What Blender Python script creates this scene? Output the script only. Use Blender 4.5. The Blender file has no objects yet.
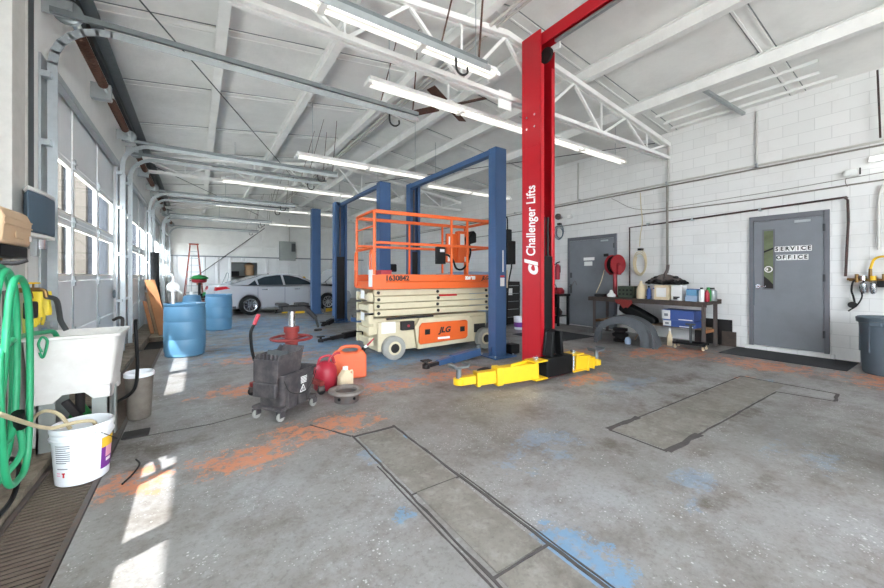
import bpy, bmesh, math, random
from mathutils import Vector, Matrix, Euler
random.seed(7)
S = bpy.context.scene
C = S.collection
PI = math.pi
R = math.radians

# ---------------------------------------------------------------- materials
def lin(c):
    return tuple(((x / 255) / 12.92 if x / 255 <= .04045 else ((x / 255 + .055) / 1.055) ** 2.4) for x in c)

def newmat(name):
    m = bpy.data.materials.new(name)
    m.use_nodes = True
    nt = m.node_tree
    return m, nt, nt.nodes['Principled BSDF']

def link(nt, a, b):
    nt.links.new(a, b)

def ramp(nt, fac, stops):
    r = nt.nodes.new('ShaderNodeValToRGB')
    e = r.color_ramp.elements
    while len(e) < len(stops):
        e.new(0.5)
    for i, (p, c) in enumerate(stops):
        e[i].position = p
        e[i].color = (*c, 1) if len(c) == 3 else c
    link(nt, fac, r.inputs[0])
    return r.outputs[0]

def noise(nt, vec, scale, detail=4, rough=.6):
    n = nt.nodes.new('ShaderNodeTexNoise')
    n.inputs['Scale'].default_value = scale
    n.inputs['Detail'].default_value = detail
    n.inputs['Roughness'].default_value = rough
    link(nt, vec, n.inputs['Vector'])
    return n.outputs['Fac']

def mixc(nt, fac, a, b):
    n = nt.nodes.new('ShaderNodeMix')
    n.data_type = 'RGBA'
    for s, v in ((n.inputs['Factor'], fac), (n.inputs['A'], a), (n.inputs['B'], b)):
        if isinstance(v, (int, float)):
            s.default_value = v
        elif isinstance(v, tuple):
            s.default_value = (*v, 1)
        else:
            link(nt, v, s)
    return n.outputs['Result']

def mth(nt, op, a, b=None, clamp=False):
    n = nt.nodes.new('ShaderNodeMath')
    n.operation = op
    n.use_clamp = clamp
    for i, v in enumerate((a, b)):
        if v is None:
            continue
        if isinstance(v, (int, float)):
            n.inputs[i].default_value = v
        else:
            link(nt, v, n.inputs[i])
    return n.outputs[0]

def coords(nt, kind='Object'):
    return nt.nodes.new('ShaderNodeTexCoord').outputs[kind]

def bump(nt, bsdf, h, strength=.3, dist=.01):
    b = nt.nodes.new('ShaderNodeBump')
    b.inputs['Strength'].default_value = strength
    b.inputs['Distance'].default_value = dist
    link(nt, h, b.inputs['Height'])
    link(nt, b.outputs[0], bsdf.inputs['Normal'])

def mat(name, rgb, rough=.5, metal=0.0, dirt=.25, scale=6, dirtcol=None, bmp=0.0, spec=.5):
    """painted / plastic / metal surface with faint wear"""
    m, nt, b = newmat(name)
    c = lin(rgb)
    d = lin(dirtcol) if dirtcol else tuple(x * .55 for x in c)
    v = coords(nt)
    f = noise(nt, v, scale, 6, .65)
    fac = ramp(nt, f, [(.42, (0, 0, 0)), (.78, (dirt, dirt, dirt))])
    link(nt, mixc(nt, fac, c, d), b.inputs['Base Color'])
    b.inputs['Roughness'].default_value = rough
    b.inputs['Metallic'].default_value = metal
    b.inputs['Specular IOR Level'].default_value = spec
    if bmp:
        bump(nt, b, noise(nt, v, scale * 8, 3), bmp, .005)
    return m

M = {}
M['white_paint'] = mat('white_paint', (232, 232, 229), .55, 0, .2, 3)
M['ceil_steel'] = mat('ceil_steel', (234, 234, 231), .6, 0, .3, 2.5)
M['galv'] = mat('galv', (176, 182, 184), .38, .75, .3, 14)
M['galv_dark'] = mat('galv_dark', (128, 134, 136), .45, .7, .35, 14)
M['rust'] = mat('rust', (98, 70, 58), .8, .2, .6, 20, (60, 50, 46), .3)
M['door_white'] = mat('door_white', (232, 234, 235), .5, 0, .15, 2)
M['pane_trim'] = mat('pane_trim', (238, 236, 230), .5, 0, .1)
M['dark_grey'] = mat('dark_grey', (70, 74, 76), .6, .2, .3)
M['black'] = mat('black', (17, 18, 19), .5, 0, .2, spec=.25)
M['rubber'] = mat('rubber', (30, 31, 33), .8, 0, .3, 12, (70, 68, 64), spec=.3)
M['blue_post'] = mat('blue_post', (60, 92, 134), .42, 0, .35, 3, (48, 78, 118))
M['red_post'] = mat('red_post', (182, 22, 36), .32, 0, .25, 2, (150, 12, 24))
M['yellow'] = mat('yellow', (228, 184, 26), .4, 0, .35, 9, (196, 152, 30))
M['orange'] = mat('orange', (222, 98, 38), .42, 0, .3, 5, (206, 78, 24))
M['cream'] = mat('cream', (206, 196, 166), .5, 0, .35, 7, (176, 164, 134))
M['tyre_grey'] = mat('tyre_grey', (156, 156, 150), .8, 0, .4, 10)
M['drum_blue'] = mat('drum_blue', (94, 142, 174), .42, 0, .3, 5, (74, 128, 168))
M['pail_white'] = mat('pail_white', (232, 236, 240), .4, 0, .1, 6)
M['tub'] = mat('tub', (224, 223, 219), .45, 0, .35, 4, (158, 146, 128))
M['hose_green'] = mat('hose_green', (40, 152, 104), .4, 0, .3, 12, (14, 110, 66))
M['cream_hose'] = mat('cream_hose', (208, 194, 158), .5, 0, .3, 12)
M['grey_door'] = mat('grey_door', (122, 126, 132), .45, .1, .3, 4, (98, 100, 104))
M['door_frame'] = mat('door_frame', (104, 106, 112), .45, .1, .3, 8, (84, 84, 88))
M['bin_grey'] = mat('bin_grey', (84, 96, 106), .55, 0, .3, 8)
M['bench'] = mat('bench', (66, 58, 54), .7, .2, .5, 9, (110, 88, 72))
M['car_silver'] = mat('car_silver', (205, 208, 214), .25, .35, .05)
M['car_glass'] = mat('car_glass', (40, 50, 56), .08, 0, 0)
M['red_light'] = mat('red_light', (190, 26, 40), .2, 0, .1)
M['chrome'] = mat('chrome', (205, 208, 212), .2, .9, .15)
M['wood'] = mat('wood', (164, 112, 72), .7, 0, .5, 4, (120, 76, 44))
M['ladder_red'] = mat('ladder_red', (150, 66, 48), .6, 0, .4, 8)
M['tan'] = mat('tan', (206, 176, 142), .55, 0, .2, 5)
M['speaker'] = mat('speaker', (78, 98, 114), .6, 0, .2, 20)
M['red_plastic'] = mat('red_plastic', (164, 36, 54), .45, 0, .3, 9, (140, 30, 44))
M['orange_can'] = mat('orange_can', (224, 104, 62), .5, 0, .25, 9)
M['mop_grey'] = mat('mop_grey', (58, 55, 58), .6, 0, .5, 10, (126, 118, 114))
M['jack_red'] = mat('jack_red', (142, 50, 46), .6, .2, .6, 12, (92, 50, 46))
M['iron'] = mat('iron', (104, 98, 96), .6, .6, .5, 14, (130, 96, 78))
M['iron_dark'] = mat('iron_dark', (50, 48, 48), .65, .3, .5, 14, spec=.3)
M['iron_lit'] = mat('iron_lit', (140, 134, 128), .6, .4, .5, 20, (104, 82, 70))  # lighter copy of iron, painting light onto the rotor's top disc
M['reel_red'] = mat('reel_red', (148, 32, 42), .4, .1, .3, 8)
M['liner'] = mat('liner', (84, 88, 92), .85, 0, .4, 10, (62, 64, 66), .3)
M['box_blue'] = mat('box_blue', (58, 84, 146), .6, 0, .15)
M['box_white'] = mat('box_white', (228, 228, 226), .65, 0, .15)
M['card'] = mat('card', (214, 196, 164), .75, 0, .2)
M['pipe_dark'] = mat('pipe_dark', (66, 58, 56), .6, .4, .5, 16, (120, 60, 50))
M['pipe_white'] = mat('pipe_white', (198, 196, 190), .5, .1, .35, 10)
M['wire_grey'] = mat('wire_grey', (130, 126, 118), .6, 0, .3, 10)
M['brass'] = mat('brass', (128, 100, 58), .4, .7, .3, 14)
M['yellow_rubber'] = mat('yellow_rubber', (232, 206, 56), .55, 0, .3, 16)
M['lime'] = mat('lime', (176, 190, 96), .55, 0, .2, 16)
M['green_bag'] = mat('green_bag', (40, 150, 72), .5, 0, .3, 10)
M['mower_green'] = mat('mower_green', (40, 140, 70), .5, 0, .2)
M['mat_black'] = mat('mat_black', (46, 48, 52), .9, 0, .3, 12, None, .3)
M['label_purple'] = mat('label_purple', (112, 44, 140), .5, 0, .05)
M['label_yellow'] = mat('label_yellow', (236, 190, 50), .5, 0, .05)
M['label_pink'] = mat('label_pink', (232, 170, 190), .5, 0, .2)
M['ink'] = mat('ink', (120, 124, 130), .6, 0, 0)
M['ink_black'] = mat('ink_black', (26, 26, 28), .6, 0, 0)
M['sticker'] = mat('sticker', (236, 236, 234), .5, 0, .05)
M['red_mark'] = mat('red_mark', (196, 40, 50), .5, 0, .05)
M['outside_tan'] = mat('outside_tan', (58, 51, 42), .8, 0, .2, 1)
M['outside_grey'] = mat('outside_grey', (36, 39, 45), .8, 0, .2, 1)
M['grate'] = mat('grate', (104, 92, 82), .8, .1, .6, 10, (84, 72, 64))
M['grimy'] = mat('grimy', (116, 109, 100), .7, 0, .7, 7, (66, 60, 54))
M['pit'] = mat('pit', (20, 18, 17), .95, 0, .3)
M['elec'] = mat('elec', (158, 164, 160), .5, .2, .2)
M['kraft'] = mat('kraft', (196, 160, 120), .7, 0, .3, 8)
M['pale_blue'] = mat('pale_blue', (150, 170, 196), .5, 0, .2, 6)
M['green_box'] = mat('green_box', (74, 84, 70), .6, .2, .4, 9)
M['yard'] = mat('yard', (214, 210, 202), .9, 0, .2, 2)
M['sawn'] = mat('sawn', (150, 126, 100), .75, 0, .5, 5)

def mat_emit(name, rgb, strength):
    m, nt, b = newmat(name)
    b.inputs['Base Color'].default_value = (*lin(rgb), 1)
    b.inputs['Emission Color'].default_value = (*lin(rgb), 1)
    b.inputs['Emission Strength'].default_value = strength
    return m
TUBE_E = .6  # ceiling tubes are unlit; faint glow added for whiteness and fill
M['tube'] = mat_emit('tube', (255, 252, 244), TUBE_E)
M['tube_hot'] = mat_emit('tube_hot', (255, 255, 252), 5)

def mat_glass():
    m = bpy.data.materials.new('pane_glass')
    m.use_nodes = True
    nt = m.node_tree
    nt.nodes.clear()
    o = nt.nodes.new('ShaderNodeOutputMaterial')
    t = nt.nodes.new('ShaderNodeBsdfTransparent')
    t.inputs[0].default_value = (.93, .95, .97, 1)
    g = nt.nodes.new('ShaderNodeBsdfGlossy')
    g.inputs['Roughness'].default_value = .04
    x = nt.nodes.new('ShaderNodeMixShader')
    x.inputs[0].default_value = .06
    link(nt, t.outputs[0], x.inputs[1])
    link(nt, g.outputs[0], x.inputs[2])
    link(nt, x.outputs[0], o.inputs[0])
    return m
M['glass'] = mat_glass()

def mat_floor():
    m, nt, b = newmat('garage_concrete')
    v = coords(nt)
    big = noise(nt, v, .55, 6, .65)
    mid = noise(nt, v, 2.6, 10, .75)
    fine = noise(nt, v, 34, 6, .75)
    base = ramp(nt, big, [(.3, lin((112, 109, 105))), (.5, lin((136, 134, 132))), (.68, lin((151, 152, 154)))])
    base = mixc(nt, ramp(nt, mid, [(.46, (0, 0, 0)), (.66, (.7, .7, .7))]), base, lin((102, 93, 85)))
    base = mixc(nt, ramp(nt, fine, [(.5, (0, 0, 0)), (.7, (.5, .5, .5))]), base, lin((78, 74, 70)))
    base = mixc(nt, ramp(nt, noise(nt, v, 11, 8, .7), [(.55, (0, 0, 0)), (.72, (.45, .45, .45))]), base, lin((166, 167, 168)))
    # scuffed chips of pale concrete
    for sc, lo, hi in ((26, .11, .18), (52, .12, .22)):
        vo = nt.nodes.new('ShaderNodeTexVoronoi')
        vo.inputs['Scale'].default_value = sc
        link(nt, v, vo.inputs['Vector'])
        chip = ramp(nt, vo.outputs['Distance'], [(lo, (1, 1, 1)), (hi, (0, 0, 0))])
        chip = mth(nt, 'MULTIPLY', chip, ramp(nt, noise(nt, v, 1.3 + sc * .02, 5, .7), [(.5, (0, 0, 0)), (.58, (.75, .75, .75))]))
        base = mixc(nt, chip, base, lin((204, 204, 203)))
    sep = nt.nodes.new('ShaderNodeSeparateXYZ')
    link(nt, v, sep.inputs[0])
    def blob(cx, cy, rx, ry):
        dx = mth(nt, 'DIVIDE', mth(nt, 'SUBTRACT', sep.outputs[0], cx), rx)
        dy = mth(nt, 'DIVIDE', mth(nt, 'SUBTRACT', sep.outputs[1], cy), ry)
        d = mth(nt, 'ADD', mth(nt, 'MULTIPLY', dx, dx), mth(nt, 'MULTIPLY', dy, dy))
        return mth(nt, 'SUBTRACT', 1, d, True)
    def zone(blobs):
        o = None
        for q in blobs:
            f = blob(*q)
            o = f if o is None else mth(nt, 'MAXIMUM', o, f)
        return o
    flake = noise(nt, v, 6.5, 12, .8)
    flake2 = noise(nt, v, 3.0, 12, .78)
    chipped = ramp(nt, noise(nt, v, 15, 8, .75), [(.40, (.15, .15, .15)), (.50, (1, 1, 1))])
    def paint(base, z, n, rgb, lo, hi, amt):
        f = mth(nt, 'ADD', n, mth(nt, 'MULTIPLY', mth(nt, 'SUBTRACT', z, 1.0), .28))
        f = ramp(nt, f, [(lo, (0, 0, 0)), (hi, (amt, amt, amt))])
        f = mth(nt, 'MULTIPLY', f, chipped)
        return mixc(nt, f, base, lin(rgb))
    # worn blue paint
    zb = zone([(1.5, 1.12, .42, .40), (.98, 1.83, .16, .15), (6.0, 1.6, .35, .22), (1.42, 2.72, .12, .1), (2.6, 5.4, 2.4, 1.0), (1.6, 7.6, 2.4, 2.4), (1.6, 11, 2.8, 3.4)])
    base = paint(base, zb, flake2, (98, 146, 184), .42, .45, .68)
    zc = zone([(2.3, 1.95, .8, .45), (2.6, 1.05, .5, .3), (3.8, .8, .6, .4), (4.4, 2.5, 1.2, .35), (2.0, 4.3, 1.0, .5), (1.1, 2.6, .2, .3)])
    base = paint(base, zc, flake2, (122, 156, 186), .44, .50, .38)
    # worn orange paint
    zo = zone([(.95, 3.3, .95, .45), (.3, 3.05, .7, .4), (-.35, 3.1, .4, .4), (2.9, 4.1, 1.2, .45), (5.3, 3.95, 1.6, .6), (6.8, 3.3, 1.6, .55), (7.1, 1.9, .8, 1.2), (7.3, .6, 1.0, 1.0), (7.0, 2.9, 1.4, .5),
               (.5, 4.9, .9, .5), (2.0, 4.1, .9, .4), (1.0, 6.6, 1.5, .5), (4.3, 2.9, .8, .35), (6.0, 1.75, .3, .2)])
    base = paint(base, zo, flake, (206, 128, 86), .44, .465, .8)
    # oil stains
    zs = zone([(2.75, 1.62, .3, .22), (1.25, 2.4, .14, .3), (5.0, 2.2, 1.0, .3), (4.4, 1.9, 1.4, .2), (4.6, 1.3, 1.0, .12), (2.55, .9, .16, .1), (3.05, .8, .2, .12), (-.3, 3.6, .5, .5)])
    base = paint(base, zs, mid, (82, 72, 62), .36, .60, .8)
    link(nt, base, b.inputs['Base Color'])
    link(nt, ramp(nt, mid, [(.3, (.34,) * 3), (.7, (.62,) * 3)]), b.inputs['Roughness'])
    bump(nt, b, fine, .25, .004)
    return m
M['floor'] = mat_floor()

def mat_block():
    m, nt, b = newmat('painted_block')
    v = coords(nt)
    sep = nt.nodes.new('ShaderNodeSeparateXYZ')
    link(nt, v, sep.inputs[0])
    co = nt.nodes.new('ShaderNodeCombineXYZ')
    link(nt, sep.outputs[1], co.inputs[0])
    link(nt, sep.outputs[2], co.inputs[1])
    br = nt.nodes.new('ShaderNodeTexBrick')
    br.inputs['Scale'].default_value = 1
    br.inputs['Brick Width'].default_value = .4
    br.inputs['Row Height'].default_value = .2
    br.inputs['Mortar Size'].default_value = .005
    br.inputs['Mortar Smooth'].default_value = .4
    br.inputs['Color1'].default_value = (*lin((226, 226, 224)), 1)
    br.inputs['Color2'].default_value = (*lin((220, 220, 218)), 1)
    br.inputs['Mortar'].default_value = (*lin((202, 202, 200)), 1)
    link(nt, co.outputs[0], br.inputs['Vector'])
    n = noise(nt, v, 1.2, 7, .7)
    c = mixc(nt, ramp(nt, n, [(.5, (0, 0, 0)), (.8, (.35, .35, .35))]), br.outputs['Color'], lin((190, 186, 178)))
    link(nt, c, b.inputs['Base Color'])
    b.inputs['Roughness'].default_value = .6
    h = mth(nt, 'ADD', mth(nt, 'MULTIPLY', br.outputs['Fac'], -1.0), mth(nt, 'MULTIPLY', noise(nt, v, 40, 3), .2))
    bump(nt, b, h, .3, .004)
    return m
M['block'] = mat_block()

def mat_ceiling():
    m, nt, b = newmat('roof_insulation')
    v = coords(nt)
    n = noise(nt, v, .9, 6, .65)
    c = ramp(nt, n, [(.35, lin((220, 220, 217))), (.6, lin((235, 235, 232)))])
    st = noise(nt, v, 6, 8, .75)
    c = mixc(nt, ramp(nt, st, [(.62, (0, 0, 0)), (.8, (.35, .35, .35))]), c, lin((206, 202, 196)))
    link(nt, c, b.inputs['Base Color'])
    b.inputs['Roughness'].default_value = .6
    bump(nt, b, n, .5, .05)
    return m
M['ceiling'] = mat_ceiling()

def mat_ribbed():
    m, nt, b = newmat('ribbed_sheet')
    v = coords(nt)
    w = nt.nodes.new('ShaderNodeTexWave')
    w.wave_type = 'BANDS'
    w.bands_direction = 'X'
    w.inputs['Scale'].default_value = .55
    link(nt, v, w.inputs['Vector'])
    h = ramp(nt, w.outputs['Fac'], [(.8, (0, 0, 0)), (.95, (1, 1, 1))])
    n = noise(nt, v, 2, 7, .7)
    c = mixc(nt, ramp(nt, n, [(.5, (0, 0, 0)), (.8, (.3, .3, .3))]), lin((226, 227, 226)), lin((184, 184, 180)))
    link(nt, c, b.inputs['Base Color'])
    b.inputs['Roughness'].default_value = .5
    bump(nt, b, h, .8, .03)
    return m
M['ribbed'] = mat_ribbed()

def mat_rough_conc():
    m, nt, b = newmat('rough_curb')
    v = coords(nt)
    n = noise(nt, v, 5, 9, .75)
    link(nt, ramp(nt, n, [(.35, lin((104, 92, 80))), (.6, lin((158, 146, 130)))]), b.inputs['Base Color'])
    b.inputs['Roughness'].default_value = .9
    bump(nt, b, noise(nt, v, 22, 6, .7), .8, .02)
    return m
M['curb'] = mat_rough_conc()

def mat_patch():
    m, nt, b = newmat('patch_concrete')
    v = coords(nt)
    n = noise(nt, v, 3, 8, .7)
    n2 = noise(nt, v, 30, 6, .7)
    c = ramp(nt, n, [(.3, lin((104, 98, 90))), (.65, lin((134, 130, 123)))])
    c = mixc(nt, ramp(nt, n2, [(.5, (0, 0, 0)), (.72, (.55, .55, .55))]), c, lin((82, 76, 70)))
    c = mixc(nt, ramp(nt, noise(nt, v, 9, 9, .75), [(.5, (0, 0, 0)), (.68, (.5, .5, .5))]), c, lin((160, 158, 152)))
    c = mixc(nt, ramp(nt, noise(nt, v, 1.7, 9, .75), [(.55, (0, 0, 0)), (.66, (.6, .6, .6))]), c, lin((84, 78, 72)))
    link(nt, c, b.inputs['Base Color'])
    b.inputs['Roughness'].default_value = .6
    bump(nt, b, n2, .15, .003)
    return m
M['patch'] = mat_patch()

# ---------------------------------------------------------------- mesh toolkit
class B:
    def __init__(self):
        self.bm = bmesh.new()
    def poly(self, vs, faces):
        v = [self.bm.verts.new(p) for p in vs]
        for f in faces:
            try:
                self.bm.faces.new([v[i] for i in f])
            except ValueError:
                pass
        return self
    def box(self, lo, hi, mx=None):
        x0, y0, z0 = lo
        x1, y1, z1 = hi
        p = [Vector(q) for q in ((x0, y0, z0), (x1, y0, z0), (x1, y1, z0), (x0, y1, z0), (x0, y0, z1), (x1, y0, z1), (x1, y1, z1), (x0, y1, z1))]
        if mx is not None:
            p = [mx @ q for q in p]
        return self.poly(p, [(0, 3, 2, 1), (4, 5, 6, 7), (0, 1, 5, 4), (1, 2, 6, 5), (2, 3, 7, 6), (3, 0, 4, 7)])
    def cbox(self, c, s, rot=(0, 0, 0)):
        mx = Matrix.Translation(c) @ Euler(rot).to_matrix().to_4x4()
        h = [x / 2 for x in s]
        return self.box([-x for x in h], h, mx)
    @staticmethod
    def frame(d, up=None):
        d = Vector(d).normalized()
        a = Vector(up) if up else (Vector((0, 0, 1)) if abs(d.z) < .95 else Vector((1, 0, 0)))
        s = d.cross(a).normalized()
        u = s.cross(d).normalized()
        return d, s, u
    def bar(self, p0, p1, w, h, up=None):
        p0, p1 = Vector(p0), Vector(p1)
        d, s, u = self.frame(p1 - p0, up)
        q = []
        for p in (p0, p1):
            for a, b in ((-1, -1), (1, -1), (1, 1), (-1, 1)):
                q.append(p + s * a * w / 2 + u * b * h / 2)
        return self.poly(q, [(0, 1, 2, 3), (7, 6, 5, 4), (0, 4, 5, 1), (1, 5, 6, 2), (2, 6, 7, 3), (3, 7, 4, 0)])
    def cyl(self, p0, p1, r, r2=None, n=16):
        p0, p1 = Vector(p0), Vector(p1)
        r2 = r if r2 is None else r2
        d, s, u = self.frame(p1 - p0)
        q = []
        for p, rr in ((p0, r), (p1, r2)):
            for i in range(n):
                a = 2 * PI * i / n
                q.append(p + (s * math.cos(a) + u * math.sin(a)) * rr)
        f = [(i, n + i, n + (i + 1) % n, (i + 1) % n) for i in range(n)]
        return self.poly(q, f + [tuple(range(n)), tuple(range(2 * n - 1, n - 1, -1))])
    @staticmethod
    def spline(pts, k):
        p = [Vector(x) for x in pts]
        if len(p) < 3 or k < 2:
            return p
        e = [p[0] * 2 - p[1]] + p + [p[-1] * 2 - p[-2]]
        o = []
        for i in range(1, len(e) - 2):
            for j in range(k):
                t = j / k
                a, b, c, d = e[i - 1], e[i], e[i + 1], e[i + 2]
                o.append(.5 * ((2 * b) + (c - a) * t + (2 * a - 5 * b + 4 * c - d) * t * t + (3 * b - a - 3 * c + d) * t ** 3))
        o.append(p[-1])
        return o
    def tube(self, pts, r, n=8, k=5, closed=False, flat=None):
        p = self.spline(pts, k)
        if closed:
            p = p[:-1]
        N = len(p)
        rings = []
        prev = None
        for i in range(N):
            if closed:
                d = p[(i + 1) % N] - p[i - 1]
            else:
                d = p[min(i + 1, N - 1)] - p[max(i - 1, 0)]
            if d.length < 1e-9:
                d = Vector((0, 0, 1))
            d.normalize()
            if prev is None:
                _, s, u = self.frame(d)
            else:
                s = prev - d * prev.dot(d)
                s = s.normalized() if s.length > 1e-6 else self.frame(d)[1]
                u = s.cross(d).normalized()
            prev = s
            rr = r[min(i * len(r) // N, len(r) - 1)] if isinstance(r, (list, tuple)) else r
            fu = flat or 1
            rings.append([self.bm.verts.new(p[i] + s * math.cos(2 * PI * j / n) * rr + u * math.sin(2 * PI * j / n) * rr * fu) for j in range(n)])
        for i in range(N if closed else N - 1):
            a, b = rings[i], rings[(i + 1) % N]
            for j in range(n):
                self.bm.faces.new((a[j], a[(j + 1) % n], b[(j + 1) % n], b[j]))
        if not closed:
            self.bm.faces.new(rings[0][::-1])
            self.bm.faces.new(rings[-1])
        return self
    def ring(self, c, Rr, r, axis=(0, 0, 1), n=32, m=10, sq=1):
        d, s, u = self.frame(axis)
        c = Vector(c)
        g = []
        for i in range(n):
            a = 2 * PI * i / n
            e = s * math.cos(a) + u * math.sin(a)
            g.append([self.bm.verts.new(c + e * (Rr + r * math.cos(2 * PI * j / m)) + d * r * sq * math.sin(2 * PI * j / m)) for j in range(m)])
        for i in range(n):
            for j in range(m):
                self.bm.faces.new((g[i][j], g[(i + 1) % n][j], g[(i + 1) % n][(j + 1) % m], g[i][(j + 1) % m]))
        return self
    def lathe(self, prof, c=(0, 0, 0), n=36, axis=(0, 0, 1), sx=1, sy=1, loop=False):
        """profile of (radius, height) pairs, closed by caps at both ends"""
        d, s, u = self.frame(axis)
        c = Vector(c)
        g = []
        for r, z in prof:
            g.append([self.bm.verts.new(c + (s * math.cos(2 * PI * i / n) * sx + u * math.sin(2 * PI * i / n) * sy) * max(r, 1e-4) + d * z) for i in range(n)])
        for a, b in zip(g, g[1:] + g[:1] if loop else g[1:]):
            for i in range(n):
                self.bm.faces.new((a[i], a[(i + 1) % n], b[(i + 1) % n], b[i]))
        if loop:
            return self
        self.bm.faces.new(g[0][::-1])
        self.bm.faces.new(g[-1])
        return self
    def prism(self, pts, axis, a, b):
        """2D outline extruded along axis: 'x' takes (y,z), 'y' takes (x,z), 'z' takes (x,y)"""
        def P(q, t):
            return {'x': (t, q[0], q[1]), 'y': (q[0], t, q[1]), 'z': (q[0], q[1], t)}[axis]
        n = len(pts)
        v = [P(q, a) for q in pts] + [P(q, b) for q in pts]
        return self.poly(v, [tuple(range(n)), tuple(range(2 * n - 1, n - 1, -1))] + [(i, n + i, n + (i + 1) % n, (i + 1) % n) for i in range(n)])
    def loft(self, rings, cap=True):
        g = [[self.bm.verts.new(p) for p in r] for r in rings]
        n = len(g[0])
        for a, b in zip(g, g[1:]):
            for i in range(n):
                self.bm.faces.new((a[i], a[(i + 1) % n], b[(i + 1) % n], b[i]))
        if cap:
            self.bm.faces.new(g[0][::-1])
            self.bm.faces.new(g[-1])
        return self
    def obj(self, name, m, parent=None, bev=0, smooth=True, label=None, cat=None, group=None, kind=None, loc=None, rot=None, weld=False):
        bm = self.bm
        if weld:
            bmesh.ops.remove_doubles(bm, verts=bm.verts, dist=1e-5)
        bmesh.ops.recalc_face_normals(bm, faces=bm.faces)
        me = bpy.data.meshes.new(name)
        bm.to_mesh(me)
        bm.free()
        for mm in (m if isinstance(m, list) else [m]):
            me.materials.append(M[mm] if isinstance(mm, str) else mm)
        if smooth:
            me.polygons.foreach_set('use_smooth', [True] * len(me.polygons))
            me.set_sharp_from_angle(angle=R(38))
        o = bpy.data.objects.new(name, me)
        C.objects.link(o)
        if parent is not None:
            o.parent = parent
        if loc:
            o.location = loc
        if rot:
            o.rotation_euler = rot
        if bev:
            bd = o.modifiers.new('edge', 'BEVEL')
            bd.width = bev
            bd.segments = 2
            bd.limit_method = 'ANGLE'
            bd.angle_limit = R(40)
        for k, v in (('label', label), ('category', cat), ('group', group), ('kind', kind)):
            if v:
                o[k] = v
        return o

def thing(name, label, cat, loc=(0, 0, 0), rz=0, group=None, rot=None):
    o = bpy.data.objects.new(name, None)
    o.empty_display_size = .1
    C.objects.link(o)
    o.location = loc
    o.rotation_euler = rot or (0, 0, rz)
    o['label'] = label
    o['category'] = cat
    o['kind'] = 'thing'
    if group:
        o['group'] = group
    return o

def structroot(name, loc=(0, 0, 0)):
    o = bpy.data.objects.new(name, None)
    C.objects.link(o)
    o.location = loc
    o['kind'] = 'structure'
    return o

def kids(o):
    return [c for c in bpy.data.objects if c.parent == o]

def copy_tree(o, parent=None):
    c = o.copy()
    C.objects.link(c)
    if parent is not None:
        c.parent = parent
    for ch in kids(o):
        copy_tree(ch, c)
    return c

def text(name, s, size, m, parent, mx, depth=.002, align='CENTER', bold=0.0, shear=0.0, width=1.0, label=None):
    cu = bpy.data.curves.new(name, 'FONT')
    cu.body = s
    cu.size = size
    cu.align_x = align
    cu.align_y = 'CENTER'
    cu.extrude = depth
    cu.offset = bold
    cu.shear = shear
    tmp = bpy.data.objects.new('t', cu)
    C.objects.link(tmp)
    dg = bpy.context.evaluated_depsgraph_get()
    me = bpy.data.meshes.new_from_object(tmp.evaluated_get(dg))
    bpy.data.objects.remove(tmp)
    me.transform(Matrix.Diagonal((width, 1, 1, 1)))
    me.transform(mx)
    me.materials.clear()
    me.materials.append(M[m])
    o = bpy.data.objects.new(name, me)
    C.objects.link(o)
    o.parent = parent
    if label:
        o['label'] = label
    return o

def face_mx(origin, xdir, ydir):
    x = Vector(xdir).normalized()
    y = Vector(ydir).normalized()
    z = x.cross(y)
    m = Matrix((x, y, z)).transposed().to_4x4()
    m.translation = Vector(origin)
    return m

# ---------------------------------------------------------------- the shell
XL, XR, YF, YB = -1.15, 8.6, -4.6, 21.6
RX, SL = 3.72, .13
ZE = 4.5
def roof(x):
    return ZE + SL * (x - XL) if x < RX else ZE + SL * (RX - XL) - SL * (x - RX)

B().box((XL - .2, YF - 2, -.25), (-.87, YB, -.16)).box((-.87, YF - 2, -.25), (-.53, YB, -.16)).box((-.53, YF - 2, -.25), (XR + .2, YB + 2, 0)).obj('floor', 'floor', kind='structure')
B().box((XL - .3, YF, -.2), (-.88, YB, .035)).obj('trim_1', 'curb', kind='structure')
B().box((-.875, YF, -.15), (-.535, 10.2, -.10)).obj('trim_2', 'pit', kind='structure')
B().box((-.875, 10.2, -.15), (-.535, YB, 0)).obj('trim_3', 'curb', kind='structure')
# trench drain grating, one casting after another
GR = ['rusty slotted drain grate whose far end the white pail stands on',
      'slotted drain grate beneath the legs of the plastic tub', 'slotted drain grate between the small trash can and the first bay door',
      'slotted drain grate alongside the first blue drum', 'slotted drain grate just past the first blue drum']
for i, lab in enumerate(GR):
    y0 = [1.6, 3.6, 4.8, 6.0, 7.2][i]
    y1 = [3.6, 4.8, 6.0, 7.2, 8.6][i]
    g = thing('drain_grate', lab, 'drain grate', (0, 0, 0), group='drain grates along the bay doors')
    b = B()
    n = int((y1 - y0) / .038)
    for j in range(n):
        y = y0 + .02 + (y1 - y0 - .04) * j / (n - 1)
        b.box((-.845, y - .0075, -.014), (-.565, y + .0075, -.004))
    b.obj('grate', 'grate', g, smooth=False)
    B().box((-.872, y0 + .004, -.035), (-.846, y1 - .004, .004)).obj('side_rail', 'iron', g)
    B().box((-.564, y0 + .004, -.035), (-.536, y1 - .004, .004)).obj('side_rail', 'iron', g)
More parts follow.
